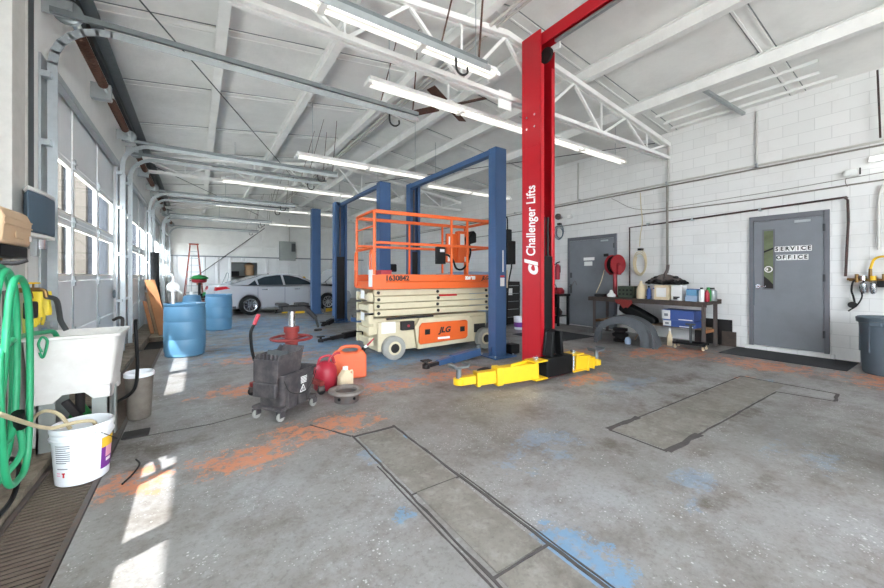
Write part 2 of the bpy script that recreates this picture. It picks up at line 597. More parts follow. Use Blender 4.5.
# recessed in-ground covers cut into the slab
fc = B()
fc.box((1.12, 1.98, 0), (1.44, 2.92, .004)).box((1.13, 1.235, 0), (1.43, 1.965, .008)).box((1.12, -.4, 0), (1.44, 1.215, .003))
fc.obj('trim_4', 'patch', kind='structure')
def seam(name, runs):
    b = B()
    rnd = random.Random(len(runs))
    for p, q, w in runs:
        p, q = Vector((*p, .001)), Vector((*q, .001))
        L = (q - p).length
        n = max(2, int(L / .09))
        d, s_, u = B.frame(q - p)
        top, bot = [], []
        for i in range(n + 1):
            c = p + (q - p) * i / n
            j = rnd.uniform(-.25, .25) * w
            h = w * rnd.uniform(.3, .62)
            top.append(c + s_ * (h + j) + Vector((0, 0, .004)))
            bot.append(c - s_ * (h - j) + Vector((0, 0, .004)))
        k = n + 1
        vs = top + bot + [x - Vector((0, 0, .006)) for x in top + bot]
        f = [(i, i + 1, k + i + 1, k + i) for i in range(n)] + [(i, 2 * k + i, 2 * k + i + 1, i + 1) for i in range(n)] + [(k + i, k + i + 1, 3 * k + i + 1, 3 * k + i) for i in range(n)]
        b.poly(vs, f)
    b.obj(name, 'seam', kind='structure', smooth=False)
M['seam'] = mat('seam', (78, 74, 72), .9, 0, .6, 14, (46, 43, 42))
seam('trim_5', [((1.09, -.4), (1.09, 2.98), .014), ((1.062, -.4), (1.062, 2.4), .008), ((1.47, -.4), (1.47, 2.98), .016), ((1.495, -.4), (1.495, 2.0), .008), ((1.08, 2.955), (1.48, 2.955), .026), ((1.1, 1.972), (1.46, 1.972), .010),
                ((1.1, 1.225), (1.46, 1.225), .012), ((.98, 3.16), (1.08, 2.97), .012), ((.85, 3.41), (.98, 3.16), .008), ((-.5, 3.95), (.1, 3.93), .007), ((.1, 3.93), (.45, 4.02), .005)])
B().box((3.03, 1.38, 0), (6.05, 1.82, .004)).obj('trim_6', 'patch', kind='structure')
seam('trim_7', [((3.0, 1.36), (3.0, 1.84), .014), ((3.0, 1.845), (3.5, 1.845), .05), ((3.5, 1.845), (6.1, 1.84), .010), ((3.0, 1.355), (3.55, 1.355), .06), ((3.55, 1.36), (5.6, 1.36), .016),
                ((6.08, 1.84), (6.08, .95), .010), ((5.6, 1.36), (5.7, .9), .010), ((5.7, .9), (6.08, .95), .03)])

# bays on the left wall
BAYS = [(-.55, 3.15), (4.62, 8.42), (9.2, 12.86), (13.7, 17.34), (17.9, 21.4)]
w = B()
edges = [YF] + [v for q in BAYS for v in q] + [YB]
for a, b_ in zip(edges[0::2], edges[1::2]):
    w.box((XL - .09, a, 0), (XL, b_, 3.32))
w.box((XL - .09, YF, 3.32), (XL, YB, ZE + .02))
w.obj('wall_left', 'white_paint', kind='structure', smooth=False)
# right wall, with a recess for the narrow door light left as wall
B().box((XR, YF, 0), (XR + .2, YB, roof(XR) + .02)).obj('wall_right', 'block', kind='structure', smooth=False)
wb = B()
wb.box((XL - .2, YB, 2.32), (XR + .2, YB + .12, 5.3)).obj('wall_back', 'white_paint', kind='structure', smooth=False)
wb = B()
wb.box((XL - .2, YB + .02, 0), (1.46, YB + .12, 2.32)).box((2.66, YB + .02, 0), (XR + .2, YB + .12, 2.32)).box((1.46, YB + .02, 0), (2.66, YB + .12, .62)).box((1.46, YB + .02, 2.06), (2.66, YB + .12, 2.32))
wb.obj('wall_back_lower', 'ribbed', kind='structure', smooth=False)
B().box((XL, YB - .03, 2.30), (XR, YB + .02, 2.36)).obj('trim_8', 'galv_dark', kind='structure')
wr = structroot('window_1', (0, 0, 0))
b = B()
b.box((1.38, YB - .02, .54), (1.46, YB + .14, 2.14)).box((2.66, YB - .02, .54), (2.74, YB + .14, 2.14)).box((1.46, YB - .02, 2.06), (2.66, YB + .14, 2.14)).box((1.46, YB - .02, .54), (2.66, YB + .14, .62))
b.obj('window_frame', 'white_paint', wr)
b = B()
b.box((1.2, YB + 1.2, 0), (2.95, YB + 1.3, 2.4)).box((1.2, YB + .12, 0), (1.3, YB + 1.2, 2.4)).box((2.85, YB + .12, 0), (2.95, YB + 1.2, 2.4)).box((1.2, YB + .12, 2.3), (2.95, YB + 1.2, 2.4))
b.obj('alcove_shell', 'elec', wr, smooth=False)
sh = thing('storage_shelf', 'dark plank shelf seen through the opening in the back wall', 'shelf', (0, YB + .7, 0))
B().box((1.31, -.35, 1.30), (2.84, .35, 1.36)).obj('shelf_board', 'bench', sh)
B().box((1.31, -.35, .0), (1.37, .35, 1.299)).obj('support', 'bench', sh)
B().box((2.78, -.35, .0), (2.84, .35, 1.299)).obj('support', 'bench', sh)
B().lathe([(.0, 0), (.2, .02), (.24, .2), (.2, .4), (.26, .55), (.12, .68), (0, .7)], (2.35, YB + .6, 1.361), 16).obj('kraft_sack', 'kraft', label='crumpled tan sack on the shelf behind the back wall opening', cat='sack', kind='thing')
B().box((1.45, YB + .45, 1.361), (1.85, YB + .8, 1.6)).obj('dark_crate', 'iron_dark', label='small dark crate left of the tan sack behind the back wall opening', cat='crate', kind='thing', bev=.01)

# front wall behind the camera, unseen: its opening is sized to let daylight in
w = B()
w.box((XL - .2, YF - .15, 0), (-.8, YF, 5.2)).box((4.2, YF - .15, 0), (XR + .2, YF, 5.2)).box((-.8, YF - .15, 4.2), (4.2, YF, 5.2))
w.obj('wall_front', 'white_paint', kind='structure', smooth=False)

# pitched ceiling
b = B()
for (x0, x1) in ((XL - 1.72, RX), (RX, XR + .25)):  # left slope overhangs outside, unseen, shaped to block sun on the upper panes
    z0, z1 = roof(x0), roof(x1)
    b.prism([(x0, z0), (x1, z1), (x1, z1 + .12), (x0, z0 + .12)], 'y', YF - .2, YB + .15)
b.obj('ceiling', 'ceiling', kind='structure', smooth=False)
# thin seams and battens across the slope
k = 0
for y in [-2.2, -.2, 1.8, 3.8, 5.8, 7.8, 9.8, 11.9, 13.9, 15.9, 17.9, 19.9]:
    for x0, x1 in ((XL + .02, RX - .02), (RX + .02, XR - .02)):
        b = B()
        for dy in (-.07, .07):
            b.bar((x0, y + dy, roof(x0) - .012), (x1, y + dy, roof(x1) - .012), .03, .022)
        b.bar((x0, y, roof(x0) - .006), (x1, y, roof(x1) - .006), .12, .01)
        b.obj('ceiling_panel', 'ceil_steel', kind='structure')
        b = B()
        for dy in (-.098, .098):
            b.bar((x0, y + dy, roof(x0) - .004), (x1, y + dy, roof(x1) - .004), .009, .010)
        b.obj('ceiling_panel', 'galv_dark', kind='structure')
B().box((XL + .001, YF, ZE - .16), (XL + .05, YB, ZE - .02)).obj('trim_13', 'dark_grey', kind='structure')
B().box((XL + .05, YF, ZE - .05), (XL + .18, YB, ZE - .03)).obj('trim_14', 'galv_dark', kind='structure')
# long roof beams
for x in (.27, 1.69, 3.2, 4.4, 5.5, 7.03):
    z = roof(x) - .03
    b = B()
    b.box((x - .012, YF, z - .20), (x + .012, YB, z)).box((x - .06, YF, z - .21), (x + .06, YB, z - .195)).box((x - .06, YF, z - .012), (x + .06, YB, z))
    b.obj('roof_beam', 'ceil_steel', kind='structure', smooth=False)
# ridge lines of conduit beside the middle beam
for dx, zz, r in ((.18, .24, .025), (.3, .22, .018)):
    B().cyl((3.2 + dx, YF, roof(3.2) - zz), (3.2 + dx, YB, roof(3.2) - zz), r, n=8).obj('ceiling_conduit', 'pipe_white', label='long thin conduit under the ridge beam, %s' % ('thicker of the pair' if r > .02 else 'thinner of the pair'), cat='conduit', kind='thing')

# trusses across the shop
def truss(y):
    b = B()
    zb = 3.93
    for dy in (-.045, .045):
        b.bar((XL + .02, y + dy, zb), (XR - .02, y + dy, zb), .05, .06)
        for x0, x1 in ((XL + .02, RX), (RX, XR - .02)):
            b.bar((x0, y + dy, roof(x0) - .28), (x1, y + dy, roof(x1) - .28), .05, .08)
    xs = [XL + .1 + (XR - XL - .2) * i / 12 for i in range(13)]
    for i in range(12):
        xa, xb = xs[i], xs[i + 1]
        if i % 2 == 0:
            p, q = (xa, y, roof(xa) - .3), (xb, y, zb)
        else:
            p, q = (xa, y, zb), (xb, y, roof(xb) - .3)
        b.bar(p, q, .04, .04)
        if i % 2:
            b.bar((xa, y, zb), (xa, y, roof(xa) - .3), .025, .025)
    b.box((RX - .12, y - .012, zb - .16), (RX + .12, y + .012, zb + .1))
    b.obj('truss_beam', 'ceil_steel', kind='structure', smooth=False)
for y in (-3.8, 3.9, 11.5, 19.15):
    truss(y)

# diagonal tie rods in the roof
for i, (p, q, lab) in enumerate([((-.9, 3.95, 4.2), (2.4, 11.4, 4.2), 'thin steel tie rod running diagonally under the ceiling over the first bay door'),
                  ((-.9, 11.6, 4.1), (2.4, 19.0, 4.2), 'thin steel tie rod under the ceiling towards the back wall'),
                  ((8.45, 4.1, 4.3), (4.6, 11.4, 4.4), 'thin steel tie rod under the ceiling over the grey doors')]):
    B().cyl(p, q, .009, n=6).obj('tie_rod', 'dark_grey', label=lab, cat='tie rod', kind='thing')
# strips and brace above the service door wall
for x, y0, y1, lab in ((7.75, 1.4, 3.75, 'white metal strip under the ceiling, innermost of three above the bench wall'), (8.1, 1.45, 3.75, 'white metal strip under the ceiling, middle of three above the bench wall'), (8.4, 1.3, 3.75, 'white metal strip under the ceiling, closest of three to the block wall')):
    B().box((x - .025, y0, roof(x) - .05), (x + .025, y1, roof(x) - .004)).obj('ceiling_strip', 'ceil_steel', label=lab, cat='strip', kind='thing')
B().bar((7.1, 2.75, roof(7.1) - .09), (8.58, 2.55, roof(8.58) - .09), .06, .05).obj('ceiling_brace', 'galv', label='short grey angle brace crossing the three ceiling strips', cat='brace', kind='thing')

# ---------------------------------------------------------------- fluorescent fixtures
def fluoro(x0, x1, y, z, label, along='x', units=3):
    t = thing('ceiling_fluorescent_light', label, 'light fixture', ((x0 + x1) / 2, y, z))
    L = (x1 - x0)
    h = L / 2
    B().prism([(-.09, 0), (.09, 0), (.05, .07), (-.05, .07)], 'x', -h, h).obj('housing', 'ceil_steel', t, smooth=False)
    n = units
    for i in range(n):
        a = -h + L * i / n + .04
        c = -h + L * (i + 1) / n - .04
        for dy in (-.05, .05):
            B().cyl((a, dy, -.022), (c, dy, -.022), .019, n=8).obj('tube', 'tube', t)
    for i in range(n + 1):
        xx = -h + L * i / n
        B().box((xx - .03, -.085, -.045), (xx + .03, .085, -.0005)).obj('socket_bracket', 'ceil_steel', t)
    for xx in (-h + .3, h - .3):
        B().cyl((xx, 0, .07), (xx, 0, roof((x0 + x1) / 2 + xx) - z - .01), .006, n=6).obj('hanger', 'galv', t)
    return t
fluoro(1.86, 7.87, 4.5, 3.89, 'long white fluorescent fixture hung across the shop behind the red post', units=4)
fluoro(-.1, 3.15, 3.5, 3.92, 'white fluorescent fixture hung beside the near roof truss over the first bay', units=3)
fluoro(1.64, 4.63, 7.6, 3.74, 'white fluorescent fixture hung above the far posts of the blue lifts', units=2)
fluoro(5.0, 8.0, 8.2, 3.74, 'white fluorescent fixture hung past the red post above the tool cabinet', units=2)
fluoro(.5, 5.0, 10.6, 3.74, 'added white fluorescent fixture hung halfway down the shop before the second truss', units=3)  # this row and the two after it are added as fill light
fluoro(.5, 5.0, 14.3, 3.74, 'added white fluorescent fixture hung over the silver sedan', units=3)
fluoro(.5, 5.0, 18.3, 3.74, 'added white fluorescent fixture hung farthest back near the back wall', units=3)
t = thing('wall_fluorescent_light', 'glowing white tube light high on the block wall at the frame edge', 'light fixture', (8.5, .45, 3.12))
B().box((.02, -.55, -.03), (.098, .55, .05)).obj('housing', 'white_paint', t, bev=.005)
B().cyl((-.01, -.53, 0), (-.01, .53, 0), .028, n=10).obj('tube', 'tube_hot', t)

# ---------------------------------------------------------------- bay doors
def bay_door(n, y0, y1):
    t = structroot('door_%d' % n, (XL, 0, 0))
    x0, x1 = -.078, -.05
    W = y1 - y0
    zs = [.04, .72, 1.30, 1.98, 2.65, 3.32]
    st = [y0 + W * i / 3 for i in range(4)]
    for i in range(5):
        a, c = zs[i], zs[i + 1] - .006
        b = B()
        if i in (2, 3):
            b.box((x0, y0, a), (x1, y1, a + .05)).box((x0, y0, c - .05), (x1, y1, c))
            for j, s in enumerate(st):
                lo = s if j == 0 else s - .05
                hi = s if j == 3 else s + .05
                if j == 0:
                    hi = s + .09
                if j == 3:
                    lo = s - .09
                b.box((x0, lo, a + .05), (x1, hi, c - .05))
            b.obj('door_section', 'door_white', t, smooth=False)
            for j in range(3):
                ya, yb = st[j] + (.09 if j == 0 else .05), st[j + 1] - (.09 if j == 2 else .05)
                f = B()
                f.box((x0 - .002, ya, a + .05), (x1 + .006, ya + .03, c - .05)).box((x0 - .002, yb - .03, a + .05), (x1 + .006, yb, c - .05))
                f.box((x0 - .002, ya, a + .05), (x1 + .006, yb, a + .075)).box((x0 - .002, ya, c - .075), (x1 + .006, yb, c - .05))
                fr = f.obj('window_frame', 'pane_trim', t, smooth=False)
                B().box((-.067, ya + .03, a + .075), (-.062, yb - .03, c - .075)).obj('pane', 'glass', fr, smooth=False)
        else:
            b.box((x0, y0, a), (x1, y1, c))
            b.obj('door_section', 'door_white', t, smooth=False)
        for s in st[1:3]:
            B().box((x1, s - .022, a + .002), (x1 + .012, s + .022, c - .002)).obj('stile', 'galv' if i < 2 else 'door_white', t)
            hb = B()
            hb.box((x1 + .013, s - .03, c - .06), (x1 + .03, s + .03, c + .05))
            hb.cyl((x1 + .03, s - .035, c), (x1 + .03, s + .035, c), .012, n=8)
            hb.obj('hinge', 'galv', t)
    # tracks: upright, bend, then a long horizontal rail
    for s, sy in ((y0 + .06, -1), (y1 - .06, 1)):
        rr = .42
        zt = 3.68
        pts = [(.05, s, .06), (.05, s, zt - rr)]
        for k in range(1, 7):
            a = PI / 2 * k / 6
            pts.append((.05 + rr - rr * math.cos(a), s, zt - rr + rr * math.sin(a)))
        pts.append((3.85, s, zt))
        b = B()
        b2 = B()
        for p, q in zip(pts, pts[1:]):
            d = (Vector(q) - Vector(p)).normalized()
            e = d * .006
            b.bar(Vector(p) - e, Vector(q) + e, .055, .012, (-d.z, 0, d.x))
            nrm = Vector((-d.z, 0, d.x))
            b.bar(Vector(p) - e + Vector((0, -.025, 0)) - nrm * .03, Vector(q) + e + Vector((0, -.025, 0)) - nrm * .03, .006, .06, nrm)
        b.obj('track', 'galv', t, smooth=False)
        B().bar((.06, s + sy * .03, zt + .05), (3.85, s + sy * .03, zt + .05), .035, .05).obj('rail_angle', 'galv_dark', t)
        B().box((.005, s - .09, .05), (.02, s + .09, 3.3)).obj('jamb_angle', 'galv', t)
        for z in (.9, 1.7, 2.5, 3.1):
            B().box((.02, s - .1, z), (.08, s + .04, z + .05)).obj('track_bracket', 'galv', t)
        hz = B()
        hx = 3.75
        hz.bar((hx, s + sy * .05, zt + .08), (hx + .1, s + sy * .05, roof(XL + hx) - .03), .03, .006).bar((hx - .5, s + sy * .05, zt + .08), (hx - .2, s + sy * .05, roof(XL + hx - .3) - .03), .03, .006)
        hz.obj('hanger_angle', 'rust', t)
        B().tube([(hx - .35, s, zt - .02), (hx - .34, s, zt - .16), (hx - .27, s, zt - .2), (hx - .2, s, zt - .16), (hx - .2, s, zt - .1)], .012, 6, 3).obj('stop_hook', 'iron_dark', t)
    # spring shaft
    zs_ = 3.78
    B().cyl((.16, y0 + .02, zs_), (.16, y1 - .02, zs_), .02, n=8).obj('shaft', 'galv', t)
    mid = (y0 + y1) / 2
    for a, c in ((y0 + .45, mid - .25), (mid + .25, y1 - .45)):
        b = B()
        b.cyl((.16, a, zs_), (.16, c, zs_), .038, n=14)
        nn = 24
        for k in range(nn):
            y = a + (c - a) * (k + .5) / nn
            b.ring((.16, y, zs_), .04, .012, (0, 1, 0), 12, 5)
        b.obj('torsion_spring', 'rust', t)
    for y in (y0 + .1, y1 - .1):
        B().lathe([(.09, -.03), (.11, -.02), (.075, 0), (.11, .02), (.09, .03)], (.16, y, zs_), 18, (0, 1, 0)).obj('cable_drum', 'galv_dark', t)
        B().box((0.0, y - .05, zs_ - .08), (.2, y - .04, zs_ + .08)).obj('bearing_plate', 'galv', t)
    B().box((0.0, mid - .05, zs_ - .1), (.2, mid + .05, zs_ + .1)).obj('bearing_plate', 'galv', t)
    b = B()
    b.bar((.01, y0 + .12, 3.27), (.01, y1 - .12, 3.27), .07, .08)
    b.obj('strut', 'galv', t, bev=.006)
    # lift handle and latch
    B().ring((.0, y1 - .3, 1.05), .06, .014, (1, 0, 0), 16, 6).obj('pull_ring', 'galv_dark', t)
    return t
for i, (a, c) in enumerate(BAYS):
    bay_door(i + 1, a, c)

# world outside the bays
B().box((-30, -20, -.4), (XL - .21, 40, -.2)).obj('outside_ground', 'yard', kind='structure')
B().box((-30, 25, -.2), (-2.5, 26, 7.5)).obj('outside_wall', 'outside_grey', kind='structure')
for x in (-5.6, -4.75, -3.5):
    B().box((x - .22, 24.6, -.2), (x + .22, 24.99, 7.6)).obj('outside_pillar', 'outside_tan', kind='structure')
B().box((-5, -30, -.4), (20, YF - 2.01, -.05)).obj('outside_ground', 'yard', kind='structure')

# ---------------------------------------------------------------- red two-post lift
def anchor_bolts(b, pts, z=.0):
    for x, y in pts:
        b.cyl((x, y, z), (x, y, z + .03), .014, n=6)

def red_lift():
    t = thing('two_post_lift', 'tall red two-post lift with yellow arms and white lettering', 'car lift', (3.93, 3.46, 0))
    H = 4.63
    def column(sgn, y, main):
        # sgn -1: channel opens towards -Y
        b = B()
        D = .34
        yb = y + .17 * -sgn
        yf = y + .17 * sgn
        b.box((-.14, min(yb, yb + .012 * sgn), .02), (.14, max(yb, yb + .012 * sgn), H - .06 if False else H))
        for s in (-1, 1):
            b.box((min(s * .14, s * .128), min(yb, yf), .02), (max(s * .14, s * .128), max(yb, yf), H))
            b.box((min(s * .14, s * .075), min(yf, yf - .012 * sgn), .02), (max(s * .14, s * .075), max(yf, yf - .012 * sgn), H - .45))
        b.obj('post', 'red_post', t, bev=.004)
        # upper extension sleeve with its bolts
        b = B()
        for s in (-1, 1):
            b.box((min(s * .1405, s * .147), y - .165, H - 1.52), (max(s * .1405, s * .147), y + .165, H + .005))
        b.obj('post_extension', 'red_post', t, bev=.003)
        b = B()
        for s in (-1, 1):
            for dz in (-1.1, -1.26):
                for dy in (-.07, .07):
                    b.cyl((s * .146, y + dy, H + dz), (s * .156, y + dy, H + dz), .016, n=6)
        b.obj('bolt', 'chrome', t)
        B().box((-.23, y - .24, 0), (.23, y + .24, .02)).obj('base_plate', 'red_post', t, bev=.004)
        # hydraulic cylinder and inner carriage column
        yc = y + .05 * sgn
        B().cyl((0.02, yc, .5), (0.02, yc, 2.1), .03, n=14).obj('hydraulic_cylinder', 'chrome', t)
        B().box((-.07, min(yc + .03 * sgn, yc + .12 * sgn), .3), (.1, max(yc + .03 * sgn, yc + .12 * sgn), 1.62)).obj('carriage_column', 'black', t, bev=.006)
        for xr in (-.03, .05):
            B().cyl((xr, yc + .075 * sgn, 1.62), (xr, yc + .075 * sgn, 2.15), .017, n=10).obj('guide_rod', 'iron_dark', t)
        # carriage foot
        ys = y + sgn * .23
        c = B()
        c.prism([(-.14, .30), (.14, .30), (.1, .62), (.05, .64), (-.05, .64), (-.1, .62)], 'y', min(ys, ys - .04 * sgn), max(ys, ys - .04 * sgn))
        c.box((-.26, min(ys + .0 * sgn, ys + .14 * sgn), .055), (.26, max(ys, ys + .14 * sgn), .30))
        c.prism([(-.13, .3), (-.08, .3), (-.05, .62), (-.09, .62)], 'y', min(ys, ys + .1 * sgn), max(ys, ys + .1 * sgn))
        c.prism([(.08, .3), (.13, .3), (.09, .62), (.05, .62)], 'y', min(ys, ys + .1 * sgn), max(ys, ys + .1 * sgn))
        c.obj('carriage', 'black', t, bev=.008)
        return ys
    ys = column(-1, 0, True)
    yn = column(1, -3.8, False)
    # arms: telescoping yellow box sections with screw pads
    def arm(px, py, ex, ey, curved):
        p, q = Vector((px, py, .165)), Vector((ex, ey, .125))
        d = (q - p)
        L = d.length
        u = d.normalized()
        a = B()
        a.bar(p, p + u * L * .54, .13, .20)
        a.bar(p + u * L * .48, p + u * L * .56, .15, .22)
        o = a.obj('arm', 'yellow', t, bev=.008)
        B().bar(p + u * L * .56, p + u * L * .80, .105, .15).obj('arm_tube', 'yellow', o, bev=.006)
        B().bar(p + u * L * .76, p + u * L * .80, .125, .17).obj('arm_collar', 'yellow', o, bev=.004)
        tip = B()
        tip.bar(p + u * L * .805, q, .085, .095)
        tip.cyl(q + Vector((0, 0, -.035)), q + Vector((0, 0, .035)), .065, n=18)
        tip.obj('arm_tip', 'yellow', o, bev=.004)
        B().cyl(q + Vector((0, 0, .036)), q + Vector((0, 0, .16)), .032, n=12).obj('pad_screw', 'galv_dark', o)
        pd = B()
        pd.box((q.x - .10, q.y - .07, q.z + .16), (q.x + .10, q.y + .07, q.z + .185))
        for sx in (-1, 1):
            pd.box((q.x + sx * .1 - .015, q.y - .07, q.z + .185), (q.x + sx * .1 + .015, q.y + .07, q.z + .21))
        pd.obj('lift_pad', 'galv_dark', o, bev=.004)
        pn = B()
        pn.cyl((px, py, .04), (px, py, .33), .035, n=14)
        pn.obj('arm_pin', 'chrome', o)
        for z in (.275, .055):
            B().prism([(px - .11, py - .1), (px + .11, py - .1), (px + .11, py + .1), (px - .11, py + .1)], 'z', z, z + .02).obj('pivot_plate', 'yellow', o, bev=.004)
    arm(-.37, ys - .06, -1.40, ys + .19, True)
    arm(.37, ys - .06, .80, ys - .13, False)
    # curved gusset of the long arm, and rods
    B().prism([(-.78, ys - .02), (-.36, ys + .06), (-.36, ys + .02), (-.8, ys - .05)], 'z', .255, .285).obj('arm_gusset', 'yellow', t)
    # overhead beam
    b = B()
    b.box((-.07, -3.8, H - .16), (-.058, 0.16, H - .005)).box((.058, -3.8, H - .16), (.07, 0.16, H - .005)).box((-.07, -3.8, H - .012), (.07, 0.16, H))
    b.obj('crossbeam', 'red_post', t, bev=.003)
    B().box((-.03, -1.9, H - .2), (.02, -.3, H - .165)).obj('shutoff_bar', 'galv', t, bev=.004)
    B().box((.071, -.30, H - .24), (.10, -.16, H - .02)).obj('switch_box', 'sticker', t, bev=.004)
    B().lathe([(.07, -.02), (.1, -.018), (.075, 0), (.1, .018), (.07, .02)], (.03, -.12, H - .27), 18, (1, 0, 0)).obj('cable_sheave', 'iron_dark', t)
    # white lettering, reading upwards on the side that faces the bays
    mx = face_mx((-.1415, .0, 2.10), (0, 0, 1), (0, 1, 0))
    text('lettering', 'Challenger Lifts', .225, 'sticker', t, mx, .0015, bold=.003, shear=.12, width=.68)
    mx = face_mx((-.1415, -.01, 1.45), (0, 0, 1), (0, 1, 0))
    text('emblem', 'cl', .32, 'sticker', t, mx, .0015, bold=.012, shear=.25, width=.9)
    return t
red_lift()

# ---------------------------------------------------------------- blue lifts
def blue_post(t, x, y, H, opens, w=.25, d=.2, sticker=True):
    """opens +1: channel faces +Y"""
    b = B()
    yb = y - d / 2 * opens
    yf = y + d / 2 * opens
    b.box((x - w / 2, min(yb, yb + .012 * opens), .02), (x + w / 2, max(yb, yb + .012 * opens), H))
    for s in (-1, 1):
        b.box((min(x + s * w / 2, x + s * (w / 2 - .012)), min(yb, yf), .02), (max(x + s * w / 2, x + s * (w / 2 - .012)), max(yb, yf), H))
        b.box((min(x + s * w / 2, x + s * (w / 2 - .055)), min(yf, yf - .012 * opens), .02), (max(x + s * w / 2, x + s * (w / 2 - .055)), max(yf, yf - .012 * opens), H))
    b.box((x - w / 2 - .004, min(yb, yf) - .004, .02), (x - w / 2 + .02, max(yb, yf) + .0, H * .62))
    p = b.obj('post', 'blue_post', t, bev=.004)
    B().box((x - w / 2, min(yb, yf), H + .001), (x + w / 2, max(yb, yf), H + .012)).obj('post_cap', 'blue_post', p)
    bp = B()
    bp.box((x - .24, y - .22, 0), (x + .24, y + .22, .018))
    bp.obj('base_plate', 'blue_post', t, bev=.003)
    bo = B()
    anchor_bolts(bo, [(x + sx * .2, y + sy * .17) for sx in (-1, 1) for sy in (-1, 1)], .018)
    bo.obj('bolt', 'galv', t)
    for s in (-1, 1):
        B().prism([(x + s * (w / 2 + .004), .019), (x + s * (w / 2 + .08), .019), (x + s * (w / 2 + .004), .18)], 'y', y - .006, y + .006).obj('gusset', 'blue_post', t)
    B().box((x - w / 2 + .06, min(y + .0 * opens, y + .075 * opens), .1), (x + w / 2 - .06, max(y, y + .075 * opens), H * .55)).obj('carriage', 'iron_dark', t, bev=.005)
    B().cyl((x, y + .03 * opens, H * .56), (x, y + .03 * opens, H - .12), .02, n=8).obj('lift_chain', 'iron', t)
    if sticker:
        yy = yb - .0015 * opens
        B().box((x - .02, min(yb, yb - .002 * opens), 1.18), (x + .075, max(yb, yb - .002 * opens), 1.32)).obj('warning_sticker', 'sticker', t)
        B().box((x - .02, min(yb, yb - .002 * opens), 1.33), (x + .075, max(yb, yb - .002 * opens), 1.36)).obj('warning_sticker', 'red_mark', t)
        B().box((x + .03, min(yb, yb - .002 * opens), 1.42), (x + .055, max(yb, yb - .002 * opens), 1.78)).obj('warning_sticker', 'sticker', t)

def low_arm(t, p, q, m='blue_post', r=.05, pad=True, h=.09):
    p, q = Vector(p), Vector(q)
    u = (q - p).normalized()
    L = (q - p).length
    a = B()
    a.bar(p, p + u * L * .55, .11, h + .03)
    o = a.obj('arm', m, t, bev=.008)
    B().bar(p + u * L * .551, p + u * L * .80, .08, h - .01).obj('arm_tube', m, o, bev=.005)
    tp = B()
    tp.bar(p + u * L * .801, q, .06, .05)
    tp.cyl(q + Vector((0, 0, -.03)), q + Vector((0, 0, .03)), .055, n=14)
    if pad:
        tp.cyl(q + Vector((0, 0, .03)), q + Vector((0, 0, .07)), .025, n=10)
        tp.box((q.x - .07, q.y - .05, q.z + .07), (q.x + .07, q.y + .05, q.z + .09))
    tp.obj('arm_tip', 'iron_dark', o, bev=.003)
    B().cyl((p.x, p.y, .03), (p.x, p.y, p.z + .12), .04, n=12).obj('arm_pin', 'galv_dark', o)

t = thing('two_post_lift', 'blue two-post lift straddling the orange scissor lift, arm lying on the floor', 'car lift', (0, 0, 0), group='blue car lifts')
blue_post(t, 4.215, 4.60, 3.48, 1, .24, .18)
blue_post(t, 4.22, 7.50, 3.48, -1, .27, .2, False)
B().box((4.08, 4.64, 3.38), (4.20, 7.45, 3.475)).obj('crossbeam', 'blue_post', t, bev=.004)
low_arm(t, (3.90, 4.72, .09), (2.72, 4.46, .06))
low_arm(t, (4.60, 4.78, .09), (4.75, 5.0, .06))
b = B()
b.box((4.36, 4.50, 1.55), (4.55, 4.70, 1.95)).cyl((4.455, 4.6, 1.95), (4.455, 4.6, 2.15), .07, n=14)
pu = b.obj('power_unit', 'black', t, bev=.012)
B().tube([(4.45, 4.6, 2.15), (4.42, 4.58, 2.35), (4.36, 4.6, 2.3), (4.42, 4.62, 2.0), (4.5, 4.55, 1.6), (4.47, 4.6, 1.2), (4.45, 4.62, .5)], .012, 6, 4).obj('hydraulic_hose', 'black', pu)
B().box((4.42, 4.47, .02), (4.62, 4.66, .18)).obj('motor_cover', 'black', t, bev=.02)
B().box((4.345, 4.5, 1.15), (4.36, 4.68, 1.45)).obj('data_plate', 'card', t)

t = thing('two_post_lift', 'blue two-post lift behind the scissor lift gate, in front of the open hood', 'car lift', (0, 0, 0), group='blue car lifts')
blue_post(t, 3.60, 7.80, 3.50, 1, .27, .2, False)
blue_post(t, 3.49, 10.6, 3.48, -1, .36, .24)
B().box((3.46, 7.84, 3.40), (3.56, 10.55, 3.475)).obj('crossbeam', 'blue_post', t, bev=.004)
low_arm(t, (3.20, 10.35, .09), (2.75, 9.7, .06), 'iron_dark')
low_arm(t, (3.25, 7.95, .09), (2.05, 7.4, .06), 'iron_dark')
low_arm(t, (3.75, 10.3, .09), (4.1, 9.5, .06), 'blue_post')

t = thing('lift_column', 'lone blue lift column standing beside the silver sedan', 'car lift', (0, 0, 0), group='blue car lifts')
blue_post(t, 3.52, 13.35, 3.72, 1, .3, .24, False)
low_arm(t, (3.2, 13.55, .09), (2.35, 14.05, .06), 'yellow')
low_arm(t, (3.9, 13.55, .09), (4.5, 14.2, .06), 'yellow')

